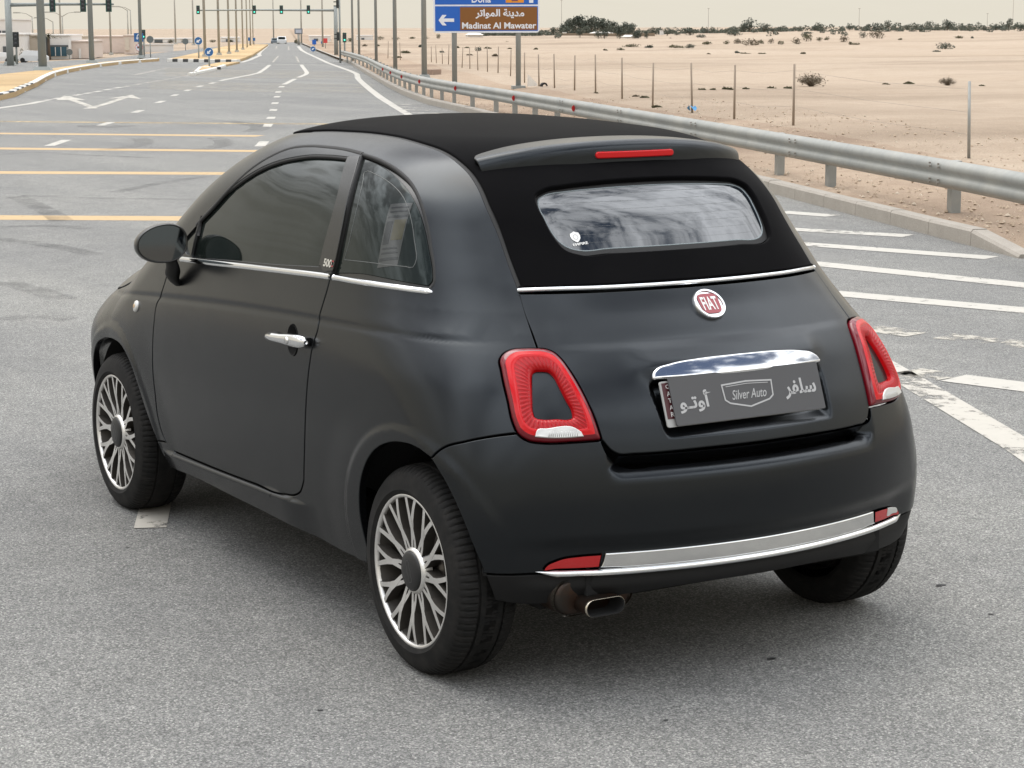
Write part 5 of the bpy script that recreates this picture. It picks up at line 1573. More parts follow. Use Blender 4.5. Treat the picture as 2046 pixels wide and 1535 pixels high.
# ---- tyre marks
def arc(pts, w): 
    c = crom([(p[0], p[1], 0) for p in pts], .8)[:, :2]
    return struct(ribbon('tyre_mark', [tuple(q) for q in c], w, .005, SKID))
arc([G(0,455), G(90,452), G(180,458)], .16); arc([G(0,478), G(120,495), G(190,510)], .18); arc([G(230,385), G(330,365), G(420,352)], .17); arc([G(40,392), G(160,396), G(400,400)], .13)
arc([G(30,393), G(70,410), G(110,432), G(125,443)], .22); arc([G(180,251), G(200,255), G(235,254), G(255,251)], .5); arc([G(210,300), G(262,294), G(290,285), G(275,277)], .30); arc([G(400,300), G(440,292), G(447,283), G(430,276)], .30)
arc([G(460,243), G(505,250), G(520,258), G(500,264)], .34); arc([G(0,310), G(60,305), G(140,309), G(300,316)], .2); arc([G(10,565), G(70,580), G(130,600)], .2); arc([G(0,640), G(60,632), G(140,640)], .16)
# kerb turning away where the verge ends
for k in range(8):
    kerb_stone((15.2, -5.56 - .95 * (k + 1)), (15.2, -5.56 - .95 * k), .125, .125 if k else .03, parent=kerb)
# dark tar spots near the car
for px, py, r_ in ((1540, 1318, .012), (1545, 1316, .009), (1880, 1170, .016), (1875, 1172, .010), (255, 1095, .007), (1980, 1228, .009), (640, 1420, .008), (1330, 1440, .007)):
    c_ = G(px, py); q = [(c_[0] + r_ * .6 * math.cos(a) * (1 + .3 * math.sin(3 * a + px)), c_[1] + r_ * 1.3 * math.sin(a) * (1 + .25 * math.cos(2 * a))) for a in np.linspace(0, 2 * math.pi, 14, endpoint=False)]
    struct(sheet('tar_spot', q, .002, simple_tar()))
# ---- islands and their kerbs on the left
def island(name, pts, h=.13, mat=None):
    v = [W3(p, h) for p in pts] + [W3(p, -.02) for p in pts]; n = len(pts)
    a = sum(v[i][0] * v[(i + 1) % n][1] - v[(i + 1) % n][0] * v[i][1] for i in range(n))
    f = [tuple(range(n)) if a > 0 else tuple(range(n - 1, -1, -1))]
    f += [(i, (i + 1) % n, n + (i + 1) % n, n + i) for i in range(n)]
    return struct(mobj(name, v, f, mat or PAVE, None, False))
front = [G(-260,262), G(-120,228), G(0,201), G(30,194), G(50,184), G(75,173), G(92,162), G(110,153), G(135,146), G(160,141), G(200,134), G(240,129), G(280,125.5), G(318,122.5)]
back = [G(318,121), G(250,125), G(180,132), G(85,146), G(0,156), G(-260,178)]
isl = island('traffic_island', front + back)
KW = simple('kerb_paint_white', (0.66, 0.65, 0.61), 0.8); KB = simple('kerb_paint_black', (0.05, 0.05, 0.05), 0.8)
kisl = empty('island_kerb'); tag(kisl, 'black and white painted kerb curving round the sandy traffic island', 'kerb')
fp_ = np.array(front); sg = np.concatenate([[0], np.cumsum(np.linalg.norm(np.diff(fp_, axis=0), axis=1))])
def fk(d): return np.array((np.interp(d, sg, fp_[:, 0]), np.interp(d, sg, fp_[:, 1])))
d = 0.0; k = 0
while d + 1.0 < sg[-1]:
    L = 1.0
    q = fk(d + .5)
    kerb_stone(fk(d + L), fk(d), .165, .165, 'kerb_stone', .16, kisl, KB if (k % 2 and 48 < q[0] < 64) else KW, .002)
    d += L; k += 1
med = [G(334,123.2), G(400,124), G(473,125.2), G(490,120), G(505,113), G(520,103), G(536,91.5), G(480,90.5), G(440,97), G(400,108), G(365,116)]
island('median', med)
tri = [G(383,150.5), G(398,138), G(408,134.5), G(440,128), G(479,127), G(452,133), G(430,140)]
island('splitter_island', tri, .085)
km = empty('median_kerb'); tag(km, 'black and white kerb across the end of the sandy median', 'kerb')
a_, b_ = np.array(G(334,123.6)), np.array(G(473,125.6)); nn_ = 13
for k in range(nn_):
    kerb_stone(b_ + (a_ - b_) * k / nn_, b_ + (a_ - b_) * (k + 1) / nn_, .16, .16, 'kerb_stone', .25, km, KB if k % 2 else KW, .002)
kt = empty('splitter_kerb'); tag(kt, 'pale painted kerb round the small triangular island below the round arrow sign', 'kerb')
tp_ = [G(452,133.6), G(430,140.6), G(383,151.2), G(397,138.2)]
for i in range(3):
    a_, b_ = np.array(tp_[i]), np.array(tp_[i + 1]); nk = max(2, int(np.linalg.norm(b_ - a_) / 1.5))
    for k in range(nk):
        kerb_stone(a_ + (b_ - a_) * k / nk, a_ + (b_ - a_) * (k + 1) / nk, .10, .10, 'kerb_stone', .14, kt, KW, .002)
kb2 = [G(437,139.4), G(420,138.2), G(403,137.8)]
for k in range(2):
    kerb_stone(kb2[k], kb2[k + 1], .115, .115, 'kerb_stone', .10, kt, KB if k == 0 else KW, .02)
# ---- guardrail
GP = [(a * .932, b * .932) for a, b in [(9.6, -7.35), (13.0, -6.60), (19.05, -6.18), (22.5, -5.92), (30, -5.36), (36, -4.88), (41.6, -4.40), (46.2, -3.98), (52, -3.52), (58, -3.30), (70, -3.24), (90, -3.36), (104, -3.22), (116, -2.98)]]
gpp = np.array(GP); gs = np.concatenate([[0], np.cumsum(np.linalg.norm(np.diff(gpp, axis=0), axis=1))])
gcr = crom([(p[0], p[1], 0) for p in GP], .5)[:, :2]
gsl = np.concatenate([[0], np.cumsum(np.linalg.norm(np.diff(gcr, axis=0), axis=1))])
def gp(d): return np.array((np.interp(d, gsl, gcr[:, 0]), np.interp(d, gsl, gcr[:, 1])))
rail = empty('guardrail'); tag(rail, 'galvanised steel guardrail on short posts along the desert side of the road', 'guardrail')
GT, GB_ = .485, .235       # top and bottom of the beam above the verge
wsec = [(-.030, 0), (-.008, .02), (.030, .045), (.040, .085), (.030, .120), (-.004, .155), (.030, .190), (.040, .225), (.030, .262), (-.008, .290), (-.030, .310)]
def beam(d0, d1):
    n = max(2, int((d1 - d0) / .5)); v = []
    for i in range(n + 1):
        p = gp(d0 + (d1 - d0) * i / n); q = gp(min(d0 + (d1 - d0) * i / n + .05, gsl[-1])) - gp(max(d0 + (d1 - d0) * i / n - .05, 0)); q /= np.linalg.norm(q)
        nl = np.array((-q[1], q[0]))       # left = towards the road
        z0 = (DZ(p) if p[0] > 17.5 else .115) + GB_
        for o_, h in wsec: v.append(W3(p + nl * (o_ * .8 + .07), z0 + h * .81))
    m_ = len(wsec)
    f = [(i * m_ + k, i * m_ + k + 1, (i + 1) * m_ + k + 1, (i + 1) * m_ + k) for i in range(n) for k in range(m_ - 1)]
    return mobj('beam', v, f, STEEL, rail, True)
d = 0.0
while d < gsl[-1] - 1:
    e = min(d + 4.0, gsl[-1]); beam(max(0, d - .12), e); d = e
def post_box(name, st, w, dp, h, z0, mat, parent, rz=RY):
    c = W3(st, z0 + h / 2)
    return MB().box(c, (dp, w, h), rz).build(name, mat, parent)
def boltset(d):
    p = gp(d); q = gp(d + .05) - gp(max(0, d - .05)); q /= np.linalg.norm(q); nl = np.array((-q[1], q[0])); z0 = DZ(p) + GB_ if p[0] > 15.2 else .35
    bm = MB()
    for dd in (-.10, .10):
        for h in (.04, .07, .18, .21):
            c_ = p + q * dd + nl * .115
            bm.box(W3(c_, z0 + h), (.016, .016, .016), RY)
    o = bm.build('bolts', simple_once('bolt_grey', (0.22, 0.20, 0.17), .6), rail); o['kind'] = 'stuff'
_once = {}
def simple_once(n, c_, r_):
    if n not in _once: _once[n] = simple(n, c_, r_)
    return _once[n]
dpos = [2.0, 4.8, 7.55, 9.55]
# posts: measured bases
pst = [(a * .932, b * .932) for a, b in [(10.6, -7.15), (14.8, -6.56), (19.09, -6.28), (22.5, -5.98), (24.43, -5.86), (27.0, -5.66), (29.6, -5.47), (32.2, -5.27), (34.8, -5.06), (37.4, -4.84), (39.4, -4.67), (41.4, -4.50), (43.4, -4.32), (46.2, -4.07), (48.72, -3.86), (50.6, -3.71), (52.4, -3.58), (54.2, -3.50), (56.2, -3.43), (58.4, -3.38), (60.6, -3.36), (63, -3.34), (65.5, -3.33), (68, -3.33), (71, -3.34), (74, -3.36), (77, -3.38), (80, -3.40), (84, -3.42), (88, -3.45), (92, -3.45), (96, -3.42), (100, -3.38), (104, -3.32), (108, -3.25), (112, -3.15)]]
for i, p in enumerate(pst):
    z0 = DZ(p) if p[0] > 15.2 else .11
    post_box('post', p, .085 if i < 14 else .075, .13, GT - .02 + .12, z0 - .12, STEEL, rail)
for d_ in (5.3, 8.9, 12.9, 16.9, 20.9, 24.9):
    boltset(d_)
REDR = simple('red_reflector', (0.50, 0.02, 0.02), 0.35)
for d_ in (24.0, 29.0, 35.3, 41.0, 46.0, 51.0, 56.0):
    p = gp(d_); q = gp(d_ + .05) - gp(d_ - .05); q /= np.linalg.norm(q); nl = np.array((-q[1], q[0])); z0 = DZ(p) + GB_ + .125
    c_ = p + nl * .085
    a_ = []
    for k in range(9):
        an = -math.pi / 2 + math.pi * k / 8
        a_.append((.055 * math.cos(an), .055 * math.sin(an)))
    base = np.array(W3(c_, z0)); ex_ = np.array((*(RD * q[0] * 0 - (RN * nl[1] + RD * nl[0]) * 0), 0))
    nv = np.array((*(RD * (-q[0]) + RN * (-q[1])), 0)); lv = np.array((*(RD * nl[0] + RN * nl[1]), 0))
    MB().prism([(x, y) for x, y in a_], base, lv * 1.0, (0, 0, 1.0), nv, .012).build('reflector', REDR, rail)
# ---- wire fence
fence = empty('fence'); tag(fence, 'desert wire fence on thin brown posts behind the guardrail', 'fence')
fpx = [(GD(1936,318), .92), (GD(1585,251), .92), (GD(1467,238), .92), (GD(1383,225), .90), (GD(1304,213), .86), (GD(1243,199), .86), (GD(1190,189), .86), (GD(1148,181), .84), (GD(1108,176), .84), (GD(1077,173), .84), (GD(1048,166), .86), (GD(1020,153), .84), (GD(995,146), .86), (GD(974,143.6), .86), (GD(955,141), .86), (GD(939,138), .84), (GD(923,135.6), .84), (GD(896,129), .84), (GD(884,127.5), .74), (GD(872,126), .84), (GD(862,125), .8), (GD(800,120), .9), (GD(775,117), .9)]
tops = []
for i, (p, h) in enumerate(fpx):
    z0 = DZ(p); an = (rng.random() - .5) * .10
    c_ = np.array(W3(p, z0 - .05)); tp3 = c_ + np.array((an * h, (rng.random() - .5) * .06, h + .05 + (rng.random() - .5) * .05))
    MB().tube([c_, tp3], [.021, .018], 7).build('post', WOODP if i > 0 else STEEL, fence, True); tops.append((c_, tp3))
for frac in (.35, .62, .9):
    for (a0, a1), (b0, b1) in zip(tops[:-1], tops[1:]):
        pa, pb = a0 + (a1 - a0) * frac, b0 + (b1 - b0) * frac
        mid = (pa + pb) / 2 - np.array((0, 0, .02 + .03 * rng.random()))
        MB().tube([pa, mid, pb], .0014, 3).build('wire', WIRE, fence, True)
o = MB(); cb = W3(GD(1383, 225), DZ(GD(1383, 225)))
v = [(cb[0] + .09 * math.cos(k) * (1 + .3 * (k % 2)), cb[1] + .09 * math.sin(k), cb[2] + .03 + .10 * (k % 3) / 2) for k in range(9)]
o.add(v, [(0, 1, 2), (2, 3, 4), (4, 5, 6), (6, 7, 8), (1, 4, 7), (0, 3, 6), (2, 5, 8)])
tag(o.build('plastic_bag', simple('bag_blue', (0.06, 0.28, 0.55), 0.5)), 'scrap of blue plastic caught at the foot of a fence post', 'rubbish')
# ---- lamp posts
def lamp_post(st, h, r, label, group, arms=2, mat=POLE, z0=None, al=1.6):
    z = (DZ(st) if st[1] < lin(KPATH, st[0]) else 0.0) if z0 is None else z0
    o = empty('lamp_post', W3(st, z), RY); tag(o, label, 'lamp post', group)
    MB().tube([(0, 0, -.1), (0, 0, h * .5), (0, 0, h)], [r, r * .8, r * .55], 10).build('pole', mat, o, True)
    if r > .06: MB().box((0, 0, .06), (r * 4.4, r * 4.4, .16), 0, 0, .75).build('base', mat, o)
    for k in range(arms):
        s_ = 1 if k == 0 else -1
        MB().tube([(0, 0, h - .05), (0, s_ * al * .5, h + .22), (0, s_ * al, h + .28)], [r * .5, r * .4, r * .35], 6).build('arm', mat, o, True)
        MB().box((0, s_ * (al + .25), h + .28), (.22, .6, .10), 0, 0, .8).build('lamp_head', mat, o)
    return o
RAILN = ['grey lamp post behind the guardrail, next to the direction sign', 'second lamp post from the direction sign along the guardrail', 'third lamp post from the direction sign along the guardrail', 'fourth lamp post from the direction sign along the guardrail', 'fifth lamp post from the direction sign, beside the green signal post']
for p, r in ((GD(848,158), .092), (GD(790,147), .078), (GD(752,132), .068), (GD(718,123), .060), (GD(705,121.5), .060)):
    nth = RAILN.pop(0)
    lamp_post(p, 9.0, r, nth, 'lamp posts behind the guardrail')
ORD = ['first', 'second', 'third', 'fourth', 'fifth', 'sixth', 'seventh', 'eighth']
for p, r in ((G(410,118), .085), (G(438,114.5), .078), (G(458,112), .072), (G(473.5,108), .068), (G(485.5,103), .062), (G(494,98), .058), (G(501,94), .055), (G(506,91.5), .052)):
    lamp_post(p, 11.0, r, '%s lamp post of the median row counted from the triangular island' % ORD.pop(0), 'lamp posts along the median', z0=.13, mat=POLEF)
for p, r in ((G(547,86.5), .09), (G(602.5,88.5), .09), (G(645,97), .085), (G(351,88), .10), (G(387,90), .10)):
    lamp_post(p, 7.2, r, 'faint far lamp post beside the distant carriageway', 'far lamp posts', z0=0, mat=POLEF)
lamp_post(G(86,147), 11.0, .17, 'thick grey lamp post on the traffic island before the white shops', 'lamp posts on the traffic island', z0=.13)
lamp_post(G(184,132), 11.0, .13, 'thinner grey lamp post farther along the traffic island', 'lamp posts on the traffic island', z0=.13)
lamp_post(G(282,119), 11.0, .10, 'brownish lamp post behind the blue turn-back sign', 'lamp posts on the traffic island', z0=.1)
lamp_post(G(20,131), 11.0, .13, 'leaning grey lamp post beside the left signal gantry mast', 'lamp posts on the traffic island', z0=.05)
for p, h, nm in ((G(123,112), 6.5, 'brown lamp post between the shop window and the round sign back'), (G(222,109), 6.5, 'pale lamp post in front of the dark grey container')):
    lamp_post(p, h, .07, nm, 'lamp posts by the shops', z0=0, mat=POLEF)
for px, yt, yb, ar in ((67, 33, 103, 1), (108, 43, 103, 1), (127, 32, 103, 2), (257, 20, 98, 1), (263, 20, 98, 1)):
    lamp_post(G(px, yb), HH(px, yb, yt), .07, 'small lamp post rising behind the white shops', 'small lamp posts behind the shops', ar, POLEF, 0, .9)
# ---- signals
def signal_head(parent, loc, s=1.0, lit=True, back=False):
    x, y, z = loc
    o = MB().box((x, y, z), (.10 * s, .42 * s, 1.02 * s)).build('signal_board', HEADG if not back else HEADB, parent)
    MB().box((x - .10 * s, y, z), (.16 * s, .26 * s, .86 * s)).build('signal_housing', HEADB, parent)
    for k, c_ in enumerate((LENSD, LENSD, GREENL if lit else LENSD)):
        MB().lathe([(.001, 0), (.09 * s, 0), (.105 * s, .02 * s)], (x - .19 * s, y, z + (.27 - .27 * k) * s), 'x', 14).build('signal_lens', c_, parent, True)
def gantry(st, h, r, arm_to, heads, label, z0=0.0, sc_=1.0, lit=True, side_head=None):
    o = empty('signal_gantry', W3(st, z0), RY); tag(o, label, 'traffic signal')
    MB().tube([(0, 0, -.1), (0, 0, h + .25)], [r, r * .9], 14).build('mast', POLE, o, True)
    MB().tube([(0, 0, h), (0, arm_to * .5, h + .03), (0, arm_to, h + .02)], [r * .55, r * .42, r * .28], 8).build('arm', POLE, o, True)
    for y in heads: signal_head(o, (-.06, y, h + (.05 if lit else 0)), sc_, lit)
    if side_head: signal_head(o, side_head, sc_, False, True)
    return o
pG = G(672,113.5); hG = HH(672,113.5,21)
gantry(pG, hG, .13, LT(394, pG[0]) - pG[1], [LT(397, pG[0]) - pG[1], LT(509, pG[0]) - pG[1], LT(563, pG[0]) - pG[1], LT(617, pG[0]) - pG[1]], 'signal gantry over the road with four lit green heads on its arm', 0.0, .50)
def signal_post(st, h, label, s=.5, lit=True, back=False):
    o = empty('traffic_signal', W3(st, 0.0), RY); tag(o, label, 'traffic signal')
    MB().tube([(0, 0, -.1), (0, 0, h)], .05, 8).build('post', POLE, o, True)
    signal_head(o, (-.06, 0, h - .25), s, lit, back)
    return o
signal_post(G(689,118), HH(689,118,66), 'green traffic signal on a thin post beside the gantry mast', .52)
signal_post(G(288.5,117), HH(288.5,117,60), 'green traffic signal on a thin post beside the blue turn-back sign', .52)
o = signal_post(G(680,126), HH(680,126,-12), 'grey signal pole with side-facing black heads next to the gantry mast', .01, False, True)
for y_, z_ in ((.10, HH(680,126,73)), (.10, HH(680,126,8))):
    MB().box((0, y_, z_), (.22, .12, .42)).build('signal_housing', HEADB, o)
    for k in (-1, 1): MB().box((0, y_ + .12, z_ + .1 * k), (.10, .14, .05)).build('visor', HEADB, o)
pL = G(21,131.5)
gantry(pL, HH(21,131.5,10), .17, LT(229, pL[0]) - pL[1], [LT(107, pL[0]) - pL[1], LT(168, pL[0]) - pL[1], LT(219, pL[0]) - pL[1]], 'signal gantry with three unlit heads above the white shops', 0.0, .66, False)
o = signal_post(G(34,129), HH(34,129,69), 'black signal head seen from behind near the shop wall', .72, False, True)
# ---- traffic signs
def sign_post(name, st, h, label, cat='road sign', r=.035, z0=0.0, grp=None):
    o = empty(name, W3(st, z0), RY); tag(o, label, cat, grp)
    MB().tube([(0, 0, -.1), (0, 0, h)], r, 8).build('post', POLE, o, True)
    return o
def round_plate(o, z, r, mat, name='sign_face', x=-.05, rim=None):
    if rim: MB().lathe([(.0005, -.012), (r * 1.1, -.012), (r * 1.1, .006)], (x, 0, z), 'x', 24).build('sign_rim', rim, o)
    MB().lathe([(.0005, -.018), (r, -.018), (r, .01), (.0005, .01)], (x, 0, z), 'x', 24).build(name, mat, o)
YV = (0, -1.0, 0); ZV = (0, 0, 1.0); XN = (-1.0, 0, 0)
hB = HH(280,118,67)
o = sign_post('road_sign', G(279,118), hB, 'square blue turn-back sign with a red-ringed truck ban sign below it', r=.05)
zb = (HH(280,118,75)); hs = HH(280,118,67) - HH(280,118,84.5)
MB().prism([(-hs * .55, -hs / 2), (hs * .50, -hs / 2), (hs * .50, hs / 2), (-hs * .55, hs / 2)], (-.04, 0, zb), YV, ZV, XN, .02).build('sign_face', NAVY, o)
ua = [(-.20 * hs * 1.0, -.05 * hs)] + [(-.02 * hs + .17 * hs * math.cos(a), .12 * hs + .20 * hs * math.sin(a)) for a in np.linspace(math.pi, 0, 9)] + [(.15 * hs, -.42 * hs)]
outline_mesh(ua, .10 * hs, (-.062, 0, zb), YV, ZV, XN, .004, 'turn_arrow', SIGNW, o, False)
MB().prism([(-.36 * hs, -.02 * hs), (-.02 * hs, -.02 * hs), (-.19 * hs, -.30 * hs)][::-1], (-.062, 0, zb), YV, ZV, XN, .004).build('turn_arrow_head', SIGNW, o)
zr = HH(280,118,95); rr_ = hs * .5
round_plate(o, zr, rr_ * .80, SIGNW, 'sign_face', -.05, SIGNR)
MB().prism([(-rr_ * .5, -rr_ * .2), (rr_ * .5, -rr_ * .2), (rr_ * .5, rr_ * .05), (rr_ * .1, rr_ * .22), (-rr_ * .2, rr_ * .22), (-rr_ * .5, rr_ * .05)], (-.069, 0, zr), YV, ZV, XN, .004).build('truck_symbol', simple_once('symbol_black', (.05, .04, .04), .6), o)
outline_mesh([(-rr_ * .6, rr_ * .5), (rr_ * .6, -rr_ * .5)], rr_ * .12, (-.069, 0, zr), YV, ZV, XN, .006, 'ban_stripe', SIGNR, o, False)
for px, yb, yc, rp, lab in ((301, 115, 79, 7.0, 'grey back of a round sign on a thin post right of the green signal'), (139.5, 118, 104.5, 6.3, 'dark round sign back low in front of the pink shop wall'), (371, 101, 83, 6.0, 'dark round sign back standing far out in the sand')):
    o = sign_post('road_sign', G(px, yb), HH(px, yb, yc), lab, r=.03)
    round_plate(o, HH(px, yb, yc), SZ(px, yb, rp), SIGNG)
for px, yb, yc, rp, lab, rot in ((397.5, 121, 82, 7.4, 'round blue arrow sign at the near end of the sandy median', 215), (418.5, 137.5, 104, 8.2, 'round blue arrow sign on the small triangular island', 225), (625.5, 104, 98, 5.0, 'small round blue arrow sign at the far right road edge', 215)):
    o = sign_post('road_sign', G(px, yb), HH(px, yb, yc), lab, r=.04)
    zc_ = HH(px, yb, yc); round_plate(o, zc_, SZ(px, yb, rp), NAVY, 'sign_face', -.05, SIGNW)
    a0 = math.radians(rot); R_ = SZ(px, yb, rp)
    def rp2(x, y): return (R_ * (x * math.cos(a0) - y * math.sin(a0)), R_ * (x * math.sin(a0) + y * math.cos(a0)))
    MB().prism([rp2(*q) for q in ((-.6, -.16), (.05, -.16), (.05, -.5), (.7, 0), (.05, .5), (.05, .16), (-.6, .16))], (-.07, 0, zc_), YV, ZV, XN, .004).build('arrow', SIGNW, o)
for px, yb, yt, w, mt, lab in ((499, 94, 75, 6, NAVY, 'small blue sign with a red top far along the median'), (508, 93, 76, 5, NAVY, 'narrow blue sign farther along the median'), (628, 95, 80, 8, SIGNB, 'blue sign board at the far right road edge'), (643.5, 97, 83, 4, NAVY, 'narrow navy sign at the far right road edge'), (650.5, 100, 77, 8, SIGNR, 'red round sign at the far right road edge')):
    o = sign_post('road_sign', G(px, yb), HH(px, yb, yt), lab, r=.03)
    wd_ = SZ(px, yb, w); MB().box((-.05, 0, HH(px, yb, yt) - wd_ * .55), (.03, wd_, wd_ * 1.15)).build('sign_face', mt, o)
o = empty('billboard', W3(G(597,90), 0), RY); tag(o, 'grey framed billboard on a post beside the far road', 'billboard')
hb_ = HH(597,90,57); wb_ = SZ(597, 90, 16)
MB().tube([(0, 0, 0), (0, 0, hb_ * .7)], .12, 8).build('post', POLEF, o, True)
MB().box((0, 0, hb_ - wb_ * .35), (.25, wb_, wb_ * .68)).build('frame', simple_once('billboard_grey', (.17, .19, .22), .6), o)
MB().box((-.14, 0, hb_ - wb_ * .35), (.04, wb_ * .72, wb_ * .42)).build('picture', simple_once('billboard_pale', (.45, .48, .55), .6), o)
# ---- big direction sign
pB = GD(1036, 177); pS = (pB[0], LT(972, pB[0])); zS = DZ(pB)
ds = empty('direction_sign', W3(pS, zS), RY); tag(ds, 'large blue and brown direction sign on two posts beside the guardrail', 'road sign')
y1, y2 = LT(908, pS[0]) - pS[1], LT(1036, pS[0]) - pS[1]
xl, xr = LT(866, pS[0]) - pS[1], LT(1078, pS[0]) - pS[1]
zb0 = ZP(1036, 65.5, pS[0]) - zS; zrow = ZP(1036, 11.5, pS[0]) - zS; PW = abs(xr - xl); yc_ = (xl + xr) / 2
for y in (y1, y2):
    MB().tube([(0.06, y, -.2), (0.06, y, zb0 + 2.2)], .068, 12).build('post', POLE, ds, True)
    MB().box((0.06, y, .03), (.34, .34, .08)).build('base_plate', POLE, ds)
HT = 2.75
slab('sign_panel', (-.02, yc_, zb0 + HT / 2), YV, ZV, XN, PW, HT, .05, SIGNW, ds, .08)
bw = .045
rowh = zrow - zb0
MB().prism([(-PW / 2 + bw, bw), (PW / 2 - bw, bw), (PW / 2 - bw, rowh - .012), (-PW / 2 + bw, rowh - .012)], (-.021, yc_, zb0), YV, ZV, XN, .004).build('blue_field', SIGNB, ds)
MB().prism([(-PW / 2 + bw, rowh + .03), (PW / 2 - bw, rowh + .03), (PW / 2 - bw, HT - bw), (-PW / 2 + bw, HT - bw)], (-.021, yc_, zb0), YV, ZV, XN, .004).build('blue_field', SIGNB, ds)
MB().prism([(-PW / 2 + .25 * PW, bw + .025), (PW / 2 - bw - .02, bw + .025), (PW / 2 - bw - .02, rowh - .035), (-PW / 2 + .25 * PW, rowh - .035)], (-.0255, yc_, zb0), YV, ZV, XN, .004).build('brown_field', SIGNBR, ds)
def sign_text(s_, w, h, dx, dz_, mat, **k):
    v, f = fit_text(s_, w, h, **k)
    mobj('lettering', [(-.0305, yc_ - a - dx, zb0 + dz_ + b_) for a, b_ in v[:, :2]], f, mat, ds, False)
sign_text('Madinat Al Mawater', PW * .70, rowh * .235, PW * .118, rowh * .27, SIGNW, bold=.022)
sign_text(arabic('FEAE FE97 FE8D FEEE FEE4 FEDF FE8D') + ' ' + arabic('FE94 FEE8 FEF3 FEAA FEE3'), PW * .46, rowh * .36, PW * .125, rowh * .70, SIGNW, bold=.028)
sign_text('Doha', PW * .18, .20, -PW * .05, rowh + .175, SIGNW, bold=.02)
ar = [(-.118, 0), (-.075, .056), (-.026, .056), (-.060, .018), (.06, .018), (.06, -.018), (-.060, -.018), (-.026, -.056), (-.075, -.056)]
MB().prism([(a * PW * .82, b_ * PW * .86) for a, b_ in ar][::-1], (-.0255, yc_ + PW * .355, zb0 + rowh * .47), YV, ZV, XN, .005).build('arrow', SIGNW, ds)
MB().prism([(-.085 * PW, 0), (.085 * PW, 0), (.085 * PW, .26), (-.085 * PW, .26)], (-.0255, yc_ - PW * .265, zb0 + rowh + .075), YV, ZV, XN, .004).build('orange_shield', SIGNO, ds)
MB().prism([(-.03 * PW, 0), (.03 * PW, 0), (.03 * PW, .10), (-.03 * PW, .10)], (-.0300, yc_ - PW * .265, zb0 + rowh + .115), YV, ZV, XN, .003).build('shield_mark', simple_once('shield_purple', (.16, .07, .10), .6), ds)
MB().prism([(-.02 * PW, 0), (.02 * PW, 0), (.02 * PW, .5), (.05 * PW, .5), (0, .68), (-.05 * PW, .5), (-.02 * PW, .5)], (-.0255, yc_ - PW * .42, zb0 + rowh + .07), YV, ZV, XN, .005).build('arrow', SIGNW, ds)
# ---- shops and walls on the far left
def shop(x0, x1, yb, yt, depth, mat, name, label, cat='building', feats=()):
    s0 = G((x0 + x1) / 2, yb)[0]
    ta, tb_ = LT(x0, s0), LT(x1, s0); tc_ = (ta + tb_) / 2; w = abs(ta - tb_)
    h = HH((x0 + x1) / 2, yb, yt)
    o = empty(name, W3((s0, tc_), 0), RY); tag(o, label, cat)
    MB().box((depth / 2, 0, h / 2), (depth, w, h)).build('wall', mat, o)
    MB().box((depth / 2, 0, h + .04), (depth + .12, w + .12, .08)).build('parapet', mat, o)
    for fx0, fx1, fz0, fz1, mt, nm in feats:
        y_ = w / 2 - (fx0 + fx1) / 2 * w
        MB().box((-.03, y_, (fz0 + fz1) / 2 * h), (.10, abs(fx1 - fx0) * w, (fz1 - fz0) * h)).build(nm, mt, o)
        if nm == 'window':
            for k in (1, 2):
                MB().box((-.09, w / 2 - (fx0 + (fx1 - fx0) * k / 3) * w, (fz0 + fz1) / 2 * h), (.04, .04, (fz1 - fz0) * h)).build('mullion', WALLW, o)
    return o
shop(-60, 44, 121, 70, 9, WALLW, 'shop_building', 'white flat-roofed shop at the left signal mast', feats=((.62, .70, .20, .55, SHEDG, 'door'), (.0, .4, .3, .7, BLUEG, 'window')))
shop(44, 82, 119, 72, 8, WALLC, 'shop_building', 'cream blank-walled shop behind the leafy bush', feats=((.25, .32, .1, .85, WALLW, 'pilaster'),))
shop(82, 136, 118, 72, 8, WALLW, 'shop_building', 'white shop with a dark blue glazed front and canopy', feats=((.30, .92, .12, .52, BLUEG, 'window'), (.12, .28, .12, .95, SHEDG, 'sign_column'), (.28, .98, .52, .60, SHEDG, 'canopy')))
shop(136, 180, 117, 84, 8, WALLP, 'shop_building', 'low pale pink wall beside the round sign back', feats=((.45, .55, .0, .6, WALLW, 'pilaster'),))
shop(138, 164, 110, 74, 5, WALLC, 'shop_building', 'cream hut roof showing above the pale pink wall')
shop(184, 250, 106, 74, 7, WALLP, 'wall_building', 'pale pink compound wall beside the dark container', feats=((.05, .18, .1, .9, WALLC, 'gate'),))
shop(208, 247, 105, 75, 3, SHEDG, 'container', 'dark grey container standing against the pale compound wall', 'container', feats=((.31, .34, .02, .98, HEADB, 'door_seam'), (.64, .67, .02, .98, HEADB, 'door_seam')))
shop(247, 268, 108, 72, 6, WALLP, 'wall_building', 'peeling pale wall between the container and the blue sign', feats=((.1, .5, .2, .9, WALLC, 'patch'),))
shop(262, 344, 104, 90, 1.0, WALLW, 'boundary_wall', 'long low white boundary wall behind the round sign back', 'wall')
shop(300, 380, 86, 78, 8, WALLW, 'warehouse', 'long pale warehouse far beyond the wall', feats=((.1, .3, .1, .8, SHEDG, 'shutter'),))
shop(440, 476, 84, 76, 10, WALLW, 'warehouse', 'far white warehouse behind the median lamp posts', feats=((.3, .5, .1, .7, SHEDG, 'shutter'),))
shop(-30, 18, 112, 40, 12, WALLW, 'shop_building', 'taller white block rising behind the left shops', feats=((.3, .9, .45, .7, SHEDG, 'window'),))
shop(618, 660, 84, 73, 8, WALLW, 'warehouse', 'far white shed beyond the red round sign', feats=((.2, .4, 0, .6, SHEDG, 'shutter'),))
shop(716, 745, 82, 72, 8, WALLW, 'warehouse', 'far white shed behind the right lamp posts', feats=((.2, .4, 0, .6, SHEDG, 'shutter'),))
